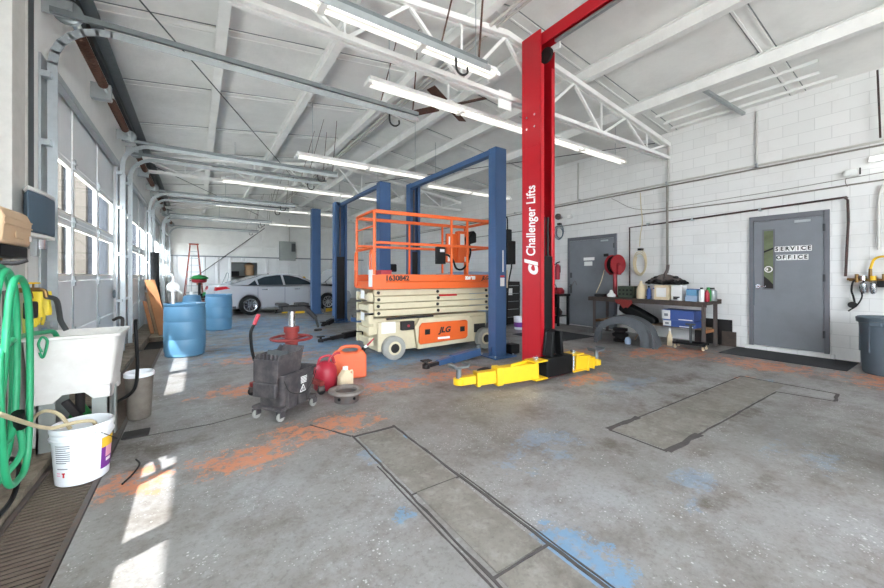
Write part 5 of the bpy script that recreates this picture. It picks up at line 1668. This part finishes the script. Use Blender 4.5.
B().lathe([(.001, 0), (.09, 0), (.095, .01), (.10, .22), (.097, .23), (.105, .42), (.10, .43), (.095, .40), (.08, .02), (.001, .02)], (0, 0, 0), 24).obj('pail_body', 'galv', t)
B().ring((0, 0, .425), .103, .008, (0, 0, 1), 24, 6).obj('rim', 'iron_dark', t)

# ---------------------------------------------------------------- workbench and what is on it
BZ = .86
def bench():
    t = thing('workbench', 'dark grimy steel workbench along the block wall', 'workbench', (0, 0, 0))
    x0, x1, y0, y1 = 7.78, 8.46, 2.86, 5.30
    b = B()
    b.box((x0, y0, BZ - .05), (x1, y1, BZ))
    b.obj('bench_top', 'bench', t, bev=.006)
    B().box((x0 - .012, y0, BZ - .09), (x0 - .001, y1, BZ - .01)).obj('front_lip', 'bench', t)
    B().box((x1 - .02, y0, BZ + .001), (x1, y1, BZ + .04)).obj('back_lip', 'bench', t)
    for y in (y0 + .07, y1 - .12):
        for x in (x0 + .05, x1 - .1):
            l = B()
            l.box((x, y - .035, 0), (x + .01, y + .035, BZ - .051)).box((x, y + .025, 0), (x + .07, y + .035, BZ - .051))
            l.box((x - .02, y - .05, 0), (x + .09, y + .05, .012))
            l.obj('leg', 'iron', t)
        B().box((x0 + .06, y + .02, .26), (x1 - .05, y + .03, .32)).obj('cross_bar', 'wood', t)
    B().box((x0 + .15, y0 + .12, .32), (x1 - .08, y1 - .2, .34)).obj('lower_shelf', 'sawn', t, bev=.004)
    b = B()
    b.tube([(7.76, 2.92, BZ - .05), (7.74, 2.90, .7), (7.74, 2.90, .55)], .008, 6, 3).cyl((7.74, 2.86, .54), (7.74, 2.94, .54), .015, n=8)
    b.obj('vise_handle', 'iron', t)
bench()
def boxy(name, lab, cat, m, c, s, rz=0, bev=.006, extra=None):
    t = thing(name, lab, cat, c, rz)
    B().box((-s[0] / 2, -s[1] / 2, 0), (s[0] / 2, s[1] / 2, s[2])).obj('box_body' if extra is None else extra[0], m, t, bev=bev)
    return t
Z = BZ + .002
# far end to near end
boxy('desk_telephone', 'small dark telephone-like unit at the far end of the bench', 'telephone', 'iron_dark', (8.0, 5.12, Z), (.2, .22, .06), .1)
one(B().lathe([(.001, 0), (.09, .005), (.1, .05), (.05, .10), (.03, .16), (.001, .17)], (7.96, 4.83, Z), 14, sy=.9), 'shop_rag', 'box_white', 'crumpled white rag on the bench under the red hose reel', 'rag')
t = boxy('ammo_box', 'dark green metal box with rows of dials on the bench', 'box', 'green_box', (8.12, 4.52, Z), (.24, .36, .26), 0, .01)
b = B()
for j in range(4):
    for z in (.08, .17):
        b.cyl((-.121, -.13 + j * .085, z), (-.133, -.13 + j * .085, z), .022, n=10)
b.obj('dial', 'iron_dark', t)
t = thing('oil_jug', 'beige jug with a handle on the bench beside the green metal box', 'jug', (7.98, 4.16, Z))
B().lathe([(.001, 0), (.085, 0), (.09, .01), (.09, .2), (.05, .30), (.025, .34), (.025, .38), (.001, .38)], (0, 0, 0), 20).obj('jug_body', 'card', t)
B().tube([(0, -.06, .29), (0, -.11, .28), (0, -.115, .2), (0, -.09, .16)], .012, 6, 3).obj('handle', 'card', t)
for i, (y, m, lab, h) in enumerate(((3.98, 'box_blue', 'tall blue bottle on the bench beside the beige jug', .28), (3.90, 'box_white', 'white bottle with a blue cap between the blue bottle and the beige boxes', .24))):
    t = thing('bottle', lab, 'bottle', (7.95 + .04 * i, y, Z))
    B().lathe([(.001, 0), (.036, 0), (.04, .01), (.04, h * .7), (.018, h * .82), (.018, h * .88)], (0, 0, 0), 16).obj('bottle_body', m, t)
    B().cyl((0, 0, h * .88), (0, 0, h), .02, n=10).obj('cap', 'box_blue' if i else 'black', t)
t = boxy('carton', 'cream carton with a white label on the bench, under the ragged engine part', 'box', 'card', (8.0, 3.70, Z), (.22, .28, .30), 0)
B().box((-.113, -.09, .06), (-.1105, .10, .25)).obj('label', 'box_white', t)
t = boxy('carton', 'white carton with a dark bottom stripe beside the cream carton', 'box', 'box_white', (8.02, 3.43, Z), (.2, .20, .30), 0)
B().box((-.103, -.06, .02), (-.1005, .06, .08)).obj('label', 'iron_dark', t)
t = thing('intake_plenum', 'ragged dark engine cover with wavy edges set on top of the cartons', 'engine part', (8.12, 3.72, Z + .304), R(4))
N = 64
rnd = random.Random(4)
ph = [rnd.uniform(0, 6) for _ in range(6)]
def edge(f, z, amp):
    o = []
    for i in range(N):
        a = 2 * PI * i / N
        k = 1 + amp * (.6 * math.sin(5 * a + ph[0]) + .5 * math.sin(9 * a + ph[1]) + .5 * math.sin(17 * a + ph[2]))
        o.append((.2 * f * k * math.cos(a), .37 * f * k * math.sin(a) + .03 * (1 - f), z + .03 * math.sin(7 * a + ph[3]) * amp * 6 + .012 * math.sin(19 * a + ph[4])))
    return o
B().loft([edge(.9, .03, .10), edge(1.0, .045, .12), edge(.98, .08, .12), edge(.80, .10, .08)]).obj('cover_shell', 'black', t)
B().loft([edge(.80, .09, .05), edge(.78, .125, .07), edge(.55, .15, .08), edge(.28, .19, .10), edge(.12, .20, .1)]).obj('cover_ridge', 'iron', t)
B().tube([(.05, .05, .19), (.07, .0, .30), (.06, -.02, .42)], .03, 8, 3).obj('neck_pipe', 'iron', t)
for yy_, zz_ in ((-.2, .13), (.17, .13)):
    B().lathe([(.05, 0), (.055, .03), (.03, .05), (.001, .055)], (-.04, yy_, zz_), 12).obj('boss', 'iron_dark', t)
b = B()
b.lathe([(.001, 0), (.035, 0), (.045, .02), (.03, .05), (.001, .06)], (0, 0, 0), 14, sx=1.2)
one(b, 'white_cup', 'box_white', 'small white lumpy cup on the bench in front of the cartons', 'cup', loc=(7.85, 3.34, Z))
boxy('parts_box', 'pale blue parts box, lower one at the bench front', 'box', 'pale_blue', (7.95, 3.15, Z), (.2, .20, .11), 0)
boxy('parts_box', 'light blue and white box stacked on the pale blue parts box', 'box', 'drum_blue', (7.95, 3.15, Z + .113), (.19, .17, .11), .05)
boxy('parts_box', 'dark navy box behind the stacked pale blue boxes on the bench', 'box', 'box_blue', (8.22, 3.24, Z), (.18, .2, .23), 0)
for i, (x, y, m, cm, h, r, lab, nm, cat) in enumerate(((7.92, 2.95, 'box_white', 'black', .27, .045, 'white spray bottle with a black cap near the end of the bench', 'spray_bottle', 'bottle'),
                                            (8.0, 2.89, 'red_plastic', 'red_plastic', .22, .042, 'pinkish red can near the end of the bench', 'spray_can', 'can'),
                                            (8.16, 2.93, 'mower_green', 'mower_green', .27, .05, 'green bottle behind the pinkish red can', 'bottle', 'bottle'),
                                            (8.34, 2.93, 'galv', 'iron_dark', .26, .08, 'grey metal tin at the wall end of the bench', 'tin_can', 'can'))):
    t = thing(nm, lab, cat, (x, y + .045, Z))
    B().lathe([(.001, 0), (r - .004, 0), (r, .006), (r, h * .76), (r * .55, h * .86), (r * .5, h * .88)], (0, 0, 0), 18).obj('can_body', m, t)
    B().cyl((0, 0, h * .88), (0, 0, h), r * .52, n=12).obj('cap', cm, t)
b = B()
pr = []
for i in range(9):
    y = 4.62 - i * .045
    pr.append((y, BZ + .001 - (.0 if False else .0)))
b.prism([(4.62, BZ - .03), (4.24, BZ - .03), (4.22, BZ - .09), (4.27, BZ - .15), (4.33, BZ - .21), (4.37, BZ - .19), (4.42, BZ - .22), (4.50, BZ - .14), (4.58, BZ - .12)], 'x', 7.742, 7.762)
one(b, 'red_rag', 'jack_red', 'dirty red shop rag draped over the bench front', 'rag', bev=.004)

# hose reel on its stand
t = thing('hose_reel', 'red hose reel on a short red pole standing on the far end of the bench', 'hose reel', (8.28, 4.93, 0))
b = B()
b.cyl((0, .0, BZ + .022), (0, .0, 1.40), .045, n=14)
b.obj('stand_pole', 'reel_red', t)
B().cyl((0, 0, BZ + .002), (0, 0, BZ + .021), .11, n=20).obj('base_plate', 'reel_red', t)
b = B()
ax = (-.2, -.98, 0)
b.lathe([(.05, -.10), (.235, -.10), (.24, -.09), (.235, -.075), (.10, -.07), (.10, .07), (.235, .075), (.24, .09), (.235, .10), (.05, .10)], (0, 0, 1.62), 36, ax)
b.obj('spool', 'reel_red', t)
b = B()
for k, r_ in enumerate((.13, .16, .19)):
    for o_ in (-.045, 0, .045):
        b.ring(Vector((0, 0, 1.62)) + Vector(ax).normalized() * o_, r_, .018, ax, 28, 6)
b.obj('wound_hose', 'black', t)
b = B()
b.bar(Vector((0, 0, 1.38)) + Vector(ax) * .13, Vector((0, 0, 1.66)) + Vector(ax) * .13, .10, .015, ax).bar(Vector((0, 0, 1.38)) - Vector(ax) * .13, Vector((0, 0, 1.66)) - Vector(ax) * .13, .10, .015, ax)
b.cyl(Vector((0, 0, 1.62)) - Vector(ax) * .16, Vector((0, 0, 1.62)) + Vector(ax) * .16, .03, n=12).bar(Vector((0, 0, 1.40)) - Vector(ax) * .13, Vector((0, 0, 1.40)) + Vector(ax) * .13, .08, .02)
b.obj('reel_bracket', 'reel_red', t, bev=.004)
B().bar((-.05, .16, 1.86), (.02, .28, 1.86), .06, .07).obj('guide_arm', 'iron_dark', t, bev=.008)
B().tube([(-.12, .2, 1.5), (-.2, .24, 1.2), (-.3, .3, .95)], .009, 6, 4).obj('hose_tail', 'cream_hose', t)

# beneath and in front of the bench
def liner():
    t = thing('fender_liner', 'large grey arched fender liner set on the floor before the bench', 'fender liner', (7.12, 4.02, 0), R(-72))
    rings = []
    n = 18
    for i in range(n + 1):
        a = PI * i / n
        R0 = .50
        x = -R0 * math.cos(a) * 1.08
        z = .56 * math.sin(a) ** .75 if 0 < i < n else .0
        fl = 1.0 if i < n * .6 else 1.0 + .35 * (i - n * .6) / (n * .4)
        w = .24 * fl
        nx, nz = -math.cos(a), math.sin(a)
        o, q = .0, .028
        rings.append([(x, -w, z + .001), (x - nx * .0, w, z + .001), (x - nx * q, w, max(z - nz * q, .001)), (x - nx * q, -w, max(z - nz * q, .001))])
    b = B()
    b.loft(rings)
    b.obj('arch_shell', 'liner', t)
    b = B()
    for i in range(4, 16, 1):
        pass
    pts_o = [(-.50 * 1.08 * math.cos(PI * i / n), .56 * max(math.sin(PI * i / n), 0) ** .75) for i in range(n + 1)]
    pts_i = [(x * (.86 - .30 * i / n), z * (.84 - .22 * i / n)) for i, (x, z) in enumerate(pts_o)][::-1]
    v = [(p[0], -.245, max(p[1], .002)) for p in pts_o] + [(p[0], -.275, max(p[1], .002)) for p in pts_i]
    v2 = [(x, y + .012, z) for x, y, z in v]
    m_ = n + 1
    f = []
    for i in range(n):
        f += [(i, i + 1, 2 * m_ - 2 - i, 2 * m_ - 1 - i), (2 * m_ + i, 2 * m_ + 2 * m_ - 1 - i, 2 * m_ + 2 * m_ - 2 - i, 2 * m_ + i + 1), (i, 2 * m_ + i, 2 * m_ + i + 1, i + 1), (2 * m_ - 1 - i, 2 * m_ - 2 - i, 4 * m_ - 2 - i, 4 * m_ - 1 - i)]
    b.poly(v + v2, f)
    b.obj('side_flange', 'liner', t)
    b = B()
    b.prism([(.50, .0), (.60, .0), (.58, .10), (.52, .22), (.46, .30), (.42, .28), (.50, .12)], 'y', -.25, .25)
    b.obj('mud_flap', 'liner', t, bev=.01)
liner()
for i, (x, y, lab) in enumerate(((7.28, 4.22, 'grey pulley disc stack lying inside the arched fender liner'),)):
    t = thing('pulley_stack', lab, 'pulley', (x, y, 0))
    B().lathe([(.001, 0), (.13, 0), (.135, .04), (.10, .06), (.10, .10), (.15, .11), (.155, .16), (.10, .18), (.10, .21), (.14, .22), (.14, .27), (.06, .28), (.001, .28)], (0, 0, 0), 28).obj('pulley_body', 'iron_dark', t)
one(B().lathe([(.001, 0), (.07, .01), (.08, .08), (.05, .14), (.001, .15)], (7.05, 3.93, .001), 10, sx=.7), 'shop_rag', 'pale_blue', 'pale rag on the floor inside the arched fender liner', 'rag')
t = thing('bumper_cover', 'black plastic bumper piece slanting beneath the bench behind the liner', 'bumper piece', (7.93, 4.26, .345))
B().prism([(.30, .36), (.18, .42), (-.1, .30), (-.44, .12), (-.46, .02), (-.25, .0), (.0, .10), (.22, .18), (.32, .25)], 'x', -.12, .12).obj('cover_panel', 'black', t, bev=.03)
for i, (z, h, lab) in enumerate(((.344, .13, 'long blue and white filter box beneath the bench, lower of two'), (.477, .20, 'long blue and white filter box beneath the bench, upper of two'))):
    t = boxy('filter_box', lab, 'box', 'box_blue', (8.02, 3.36 + .02 * i, z), (.38, .56, h), .03 * i, .006)
    B().box((-.192, .13, .012), (-.1905, .278, h - .012)).obj('white_panel', 'box_white', t)
    B().box((-.1935, .17, h * .35), (-.1922, .24, h * .62)).obj('print_mark', 'ink', t)
    B().box((-.192, -.26, .012), (-.1905, -.02, .03)).obj('white_panel', 'box_white', t)
t = thing('spray_bottle', 'cream slim bottle standing on the floor right of the fender liner', 'bottle', (7.62, 3.42, 0))
B().lathe([(.001, 0), (.042, 0), (.046, .01), (.046, .19), (.02, .25), (.018, .29)], (0, 0, 0), 16).obj('bottle_body', 'card', t)
B().cyl((0, 0, .29), (0, 0, .33), .022, n=10).obj('cap', 'box_white', t)
t = thing('wheel_dolly', 'low black dolly on small castors with an upright handle before the bench', 'dolly', (7.62, 3.06, 0), R(8))
b = B()
b.box((-.12, -.24, .09), (.12, .24, .115)).box((-.14, -.26, .085), (-.1, .26, .12)).box((.1, -.26, .085), (.14, .26, .12))
b.obj('dolly_frame', 'black', t, bev=.006)
B().cyl((0, 0, .115), (0, 0, .44), .022, n=10).obj('upright', 'dark_grey', t)
B().bar((0, -.08, .45), (0, .08, .45), .03, .03).obj('tee_handle', 'dark_grey', t)
for sx in (-1, 1):
    for sy in (-1, 1):
        B().lathe([(.015, -.015), (.036, -.016), (.04, -.008), (.04, .008), (.036, .016), (.015, .015)], (sx * .11, sy * .22, .041), 16, (0, 1, 0)).obj('caster_wheel', 'card', t)
        B().box((sx * .11 - .02, sy * .22 - .022, .045), (sx * .11 + .02, sy * .22 + .022, .084)).obj('caster_fork', 'iron', t)
one(B().box((8.525, 2.72, .001), (8.56, 3.35, .50)), 'wall_panel_board', 'iron_dark', 'taller dark board leaning on the wall past the bench end', 'board')
one(B().box((8.475, 2.64, .001), (8.51, 2.86, .28)), 'wall_panel_board', 'bench', 'shorter dark board leaning in front of the taller one past the bench end', 'board')
one(B().tube([(7.62, 3.66, .014), (7.65, 3.74, .05), (7.66, 3.84, .14), (7.66, 3.96, .2), (7.66, 4.06, .12), (7.66, 4.12, .014)], .012, 6, 4), 'copper_tube', 'sawn', 'short brown bent tube on the floor at the end of the liner', 'tube')

# small table, tool cabinet and bucket behind the red post
t = thing('side_table', 'small black metal table beside the door with the faded sign', 'table', (8.28, 6.62, 0))
B().box((-.24, -.26, .80), (.24, .26, .86)).obj('table_top', 'black', t, bev=.006)
for sx in (-1, 1):
    for sy in (-1, 1):
        B().box((sx * .2 - .025, sy * .2 - .025, 0), (sx * .2 + .025, sy * .2 + .025, .799)).obj('leg', 'black', t)
B().box((-.2, -.2, .25), (.2, .2, .27)).obj('lower_shelf', 'black', t)
t = thing('tool_bag', 'red tool bag with dark handles on the small black table', 'bag', (8.22, 6.58, .862))
B().prism([(-.17, 0), (.17, 0), (.18, .10), (.10, .17), (-.10, .17), (-.18, .10)], 'x', -.11, .11).obj('bag_body', 'reel_red', t, bev=.02)
B().tube([(-.112, -.09, .1), (-.12, -.06, .24), (-.12, .06, .24), (-.112, .09, .1)], .01, 6, 4).obj('handle', 'black', t)
t = thing('cloth_sack', 'brown sack on the lower shelf of the small black table', 'sack', (8.25, 6.6, .272))
B().lathe([(.001, 0), (.13, .01), (.15, .1), (.08, .2), (.001, .22)], (0, 0, 0), 14).obj('sack_body', 'pipe_dark', t)
t = thing('tool_cabinet', 'dark tool cabinet standing behind the red post', 'cabinet', (7.05, 7.4, 0))
B().box((-.28, -.3, .06), (.28, .3, 1.2)).obj('cabinet_body', 'iron_dark', t, bev=.008)
for i in range(5):
    dr = B().box((-.27, -.316, .10 + i * .21), (.27, -.301, .28 + i * .21)).obj('drawer', 'iron_dark', t, bev=.004)
    B().bar((-.2, -.325, .25 + i * .21), (.2, -.325, .25 + i * .21), .015, .012).obj('drawer_handle', 'galv', dr)
for sx in (-1, 1):
    for sy in (-1, 1):
        B().cyl((sx * .22, sy * .24 - .015, .03), (sx * .22, sy * .24 + .015, .03), .03, n=12).obj('caster_wheel', 'black', t)
B().box((-.2, -.305, .84), (-.02, -.317, 1.02)).obj('paper_label', 'sticker', t)
t = thing('paint_bucket', 'white bucket with a purple band on the floor left of the red post', 'bucket', (6.8, 6.62, 0))
B().lathe([(.001, 0), (.11, 0), (.115, .01), (.13, .30), (.135, .32), (.125, .32), (.105, .02), (.001, .02)], (0, 0, 0), 24).obj('bucket_body', 'pail_white', t)
B().lathe([(.118, .06), (.1215, .06), (.1275, .18), (.12, .18)], (0, 0, 0), 24).obj('label', 'label_purple', t)
one(B().lathe([(.001, 0), (.1, 0), (.12, .03), (.06, .06), (.001, .06)], (3.35, 3.9, .001), 14), 'drip_lid', 'iron_dark', 'small dark lid on the floor between the blue arm and red post', 'lid')

# ---------------------------------------------------------------- far end of the shop
def ladder():
    t = thing('step_ladder', 'orange-red fibreglass step ladder standing open at the back wall', 'ladder', (-.12, 19.9, 0))
    H = 2.75
    for s in (-1, 1):
        B().bar((s * .40, -.55, 0), (s * .14, -.02, H), .08, .035, (1, 0, 0)).obj('front_rail', 'ladder_red', t)
        B().bar((s * .36, .55, 0), (s * .13, .02, H - .04), .06, .03, (1, 0, 0)).obj('rear_rail', 'ladder_red', t)
    for k in range(1, 9):
        f = k / 9
        w = .40 + (.14 - .40) * f
        y = -.55 + .53 * f
        B().box((-w + .01, y - .04, H * f - .015), (w - .01, y + .04, H * f + .015)).obj('step', 'galv', t)
    B().box((-.18, -.12, H), (.18, .12, H + .06)).obj('top_cap', 'ladder_red', t, bev=.01)
    for k in (2, 5):
        f = k / 9
        w = .36 + (.13 - .36) * f
        B().cyl((-w, .55 - .53 * f, H * f), (w, .55 - .53 * f, H * f), .012, n=6).obj('rear_brace', 'galv', t)
    B().box((.10, -.35, .95), (.24, -.10, 1.2)).obj('tool_tray', 'wood', t)
ladder()
t = thing('low_stand', 'low dark stand behind the blue drum, carrying the green mower', 'stand', (.55, 17.2, 0))
B().box((-.6, -.4, .42), (.6, .4, .47)).obj('stand_top', 'bench', t)
for sx in (-1, 1):
    for sy in (-1, 1):
        B().box((sx * .55 - .03, sy * .35 - .03, 0), (sx * .55 + .03, sy * .35 + .03, .419)).obj('leg', 'bench', t)
t = thing('lawn_mower', 'green lawn mower with a pale tube handle beside the ladder', 'mower', (.5, 17.2, .472), R(15))
B().lathe([(.001, .08), (.30, .08), (.32, .12), (.30, .22), (.2, .26), (.001, .26)], (0, 0, 0), 24, sx=1.2).obj('deck', 'mower_green', t)
B().box((-.15, -.15, .261), (.15, .15, .46)).obj('engine', 'black', t, bev=.04)
for sx in (-1, 1):
    for sy in (-1, 1):
        B().cyl((sx * .28, sy * .27, .09), (sx * .28, sy * .33, .09), .09, n=16).obj('wheel', 'rubber', t)
B().tube([(.3, -.2, .25), (.5, -.22, .75), (.55, -.1, .98), (.55, .1, .98), (.5, .22, .75), (.3, .2, .25)], .016, 8, 4).obj('handle', 'galv', t)
b = B()
b.lathe([(.001, .0), (.2, .0), (.22, .04), (.12, .08), (.001, .08)], (0, 0, 0), 20, sx=1.3)
t = thing('grass_catcher', 'red tub with a green lid perched beside the ladder above the mower', 'tub', (.08, 18.0, 0))
B().lathe([(.1, 1.06), (.25, 1.1), (.28, 1.2), (.26, 1.22), (.1, 1.22)], (0, 0, 0), 22, sx=1.2).obj('red_pan', 'red_plastic', t)
B().lathe([(.001, 1.225), (.3, 1.225), (.32, 1.27), (.2, 1.36), (.001, 1.40)], (0, 0, 0), 22, sx=1.2).obj('green_lid', 'mower_green', t)
B().cyl((0, 0, 0), (0, 0, 1.058), .05, n=10).obj('post', 'iron_dark', t)
one(B().lathe([(.001, 0), (.18, 0), (.2, .05), (.14, .3), (.001, .34)], (-.35, 16.3, 0), 18), 'red_canister', 'red_plastic', 'red canister on the floor behind the blue drum', 'canister')
t = thing('parts_bench', 'long pale bench against the back wall behind the sedan roof', 'bench', (4.0, 20.9, 0))
B().box((-1.5, -.35, .92), (1.5, .35, .98)).obj('bench_top', 'bench', t)
for sx in (-1, 1):
    B().box((sx * 1.4 - .05, -.3, 0), (sx * 1.4 + .05, .3, .919)).obj('end_panel', 'elec', t)
for i, (x, w, h, m, lab, nm, cat) in enumerate(((2.75, .3, .42, 'galv', 'silver engine block nearest the wall opening on the back bench', 'engine_part', 'engine part'), (3.1, .28, .5, 'iron_dark', 'dark upright engine part left of centre on the back bench', 'engine_part', 'engine part'),
                              (3.5, .4, .38, 'iron', 'grey cylinder head in the middle of the back bench', 'engine_part', 'engine part'), (4.0, .44, .36, 'iron_dark', 'dark transmission part right of centre on the back bench', 'engine_part', 'engine part'),
                              (4.5, .3, .26, 'card', 'tan carton on the back bench beside the blue column', 'carton', 'box'), (4.9, .28, .34, 'yellow', 'yellow jug at the end of the back bench', 'jug', 'jug'))):
    t = thing(nm, lab, cat, (x, 20.85, .982))
    b = B()
    b.box((-w / 2, -.15, 0), (w / 2, .15, h * .6))
    b.obj('lower_body', m, t, bev=.02)
    b = B()
    b.lathe([(.001, h * .6), (w * .3, h * .6), (w * .32, h * .8), (w * .15, h), (.001, h)], (-w * .1, 0, .001), 14)
    b.obj('upper_body', m, t)
t = thing('electrical_panel', 'grey electrical panel box high on the back wall', 'electrical panel', (4.15, YB - .03, 2.2))
B().box((-.42, -.12, 0), (.42, -.005, 1.05)).obj('panel_box', 'elec', t, bev=.01)
B().box((-.38, -.135, .05), (.1, -.121, 1.0)).obj('panel_door', 'elec', t, bev=.006)
B().box((.2, -.16, .5), (.4, -.121, .95)).obj('breaker_switch', 'dark_grey', t, bev=.006)
B().cyl((.1, -.06, 1.051), (.1, -.06, 2.3), .03, n=8).obj('feed_conduit', 'pipe_white', t)
one(B().cyl((-.3, YB - .08, 1.1), (3.0, YB - .08, 3.9), .02, n=6), 'wall_brace', 'dark_grey', 'dark diagonal rod across the back wall above the ladder', 'brace rod')
B().box((2.9, YB - .04, 2.36), (3.0, YB - .001, 4.9)).obj('trim_11', 'ceil_steel', kind='structure')
B().box((-1.1, YB - .04, 2.36), (-1.0, YB - .001, 4.4)).obj('trim_12', 'ceil_steel', kind='structure')
one(B().box((-.8, YB - .06, 2.9), (3.6, YB - .02, 2.96)), 'wall_rail', 'ceil_steel', 'long thin pale rail across the upper back wall', 'rail')
t = thing('ceiling_fan', 'still ceiling fan with brown paddle blades between the light fixtures', 'ceiling fan', (3.62, 5.2, 0))
zf = 4.30
B().cyl((0, 0, zf + .08), (0, 0, roof(3.55) - .22), .018, n=8).obj('down_rod', 'ceil_steel', t)
B().lathe([(.001, -.08), (.09, -.08), (.13, -.03), (.13, .04), (.08, .08), (.001, .08)], (0, 0, zf), 24).obj('motor_housing', 'ceil_steel', t)
for k in range(4):
    a = k * PI / 2 + .55
    d = Vector((math.cos(a), math.sin(a), 0))
    s = Vector((-d.y, d.x, .25)).normalized()
    p, q = d * .2 + Vector((0, 0, zf)), d * .68 + Vector((0, 0, zf))
    B().bar(p, q, .15, .012, s.cross(d)).obj('blade', 'rust', t, bev=.004)
    B().bar(d * .1 + Vector((0, 0, zf)), d * .22 + Vector((0, 0, zf)), .04, .014).obj('blade_iron', 'ceil_steel', t)

# ---------------------------------------------------------------- daylight and camera
wd = bpy.data.worlds.new('daylight')
S.world = wd
wd.use_nodes = True
nt = wd.node_tree
bg = nt.nodes['Background']
bg.inputs[0].default_value = (.86, .93, 1.0, 1)
bg.inputs[1].default_value = 13.0
sd = bpy.data.lights.new('sun', 'SUN')
sd.energy = 13.0
sd.angle = R(.5)
sd.color = (1, .97, .92)
so = bpy.data.objects.new('sun', sd)
C.objects.link(so)
so.rotation_euler = Vector((.64, .3, -1)).to_track_quat('-Z', 'Y').to_euler()

cd = bpy.data.cameras.new('camera')
cd.sensor_width = 36
cd.lens = 365 / 884 * 36
cd.shift_y = -18 / 884
cd.clip_start = .02
co = bpy.data.objects.new('camera', cd)
C.objects.link(co)
co.location = (0, 0, 1.35)
co.rotation_euler = (PI / 2, 0, -math.atan(245 / 365))
S.camera = co
S.view_settings.view_transform = 'Standard'
S.view_settings.look = 'None'
S.view_settings.gamma = 1
S.view_settings.use_curve_mapping = False
S.view_settings.exposure = 0.36
S.cycles.use_denoising = True
S.cycles.max_bounces = 10
S.cycles.diffuse_bounces = 6
S.cycles.transparent_max_bounces = 12
S.cycles.sample_clamp_indirect = 8
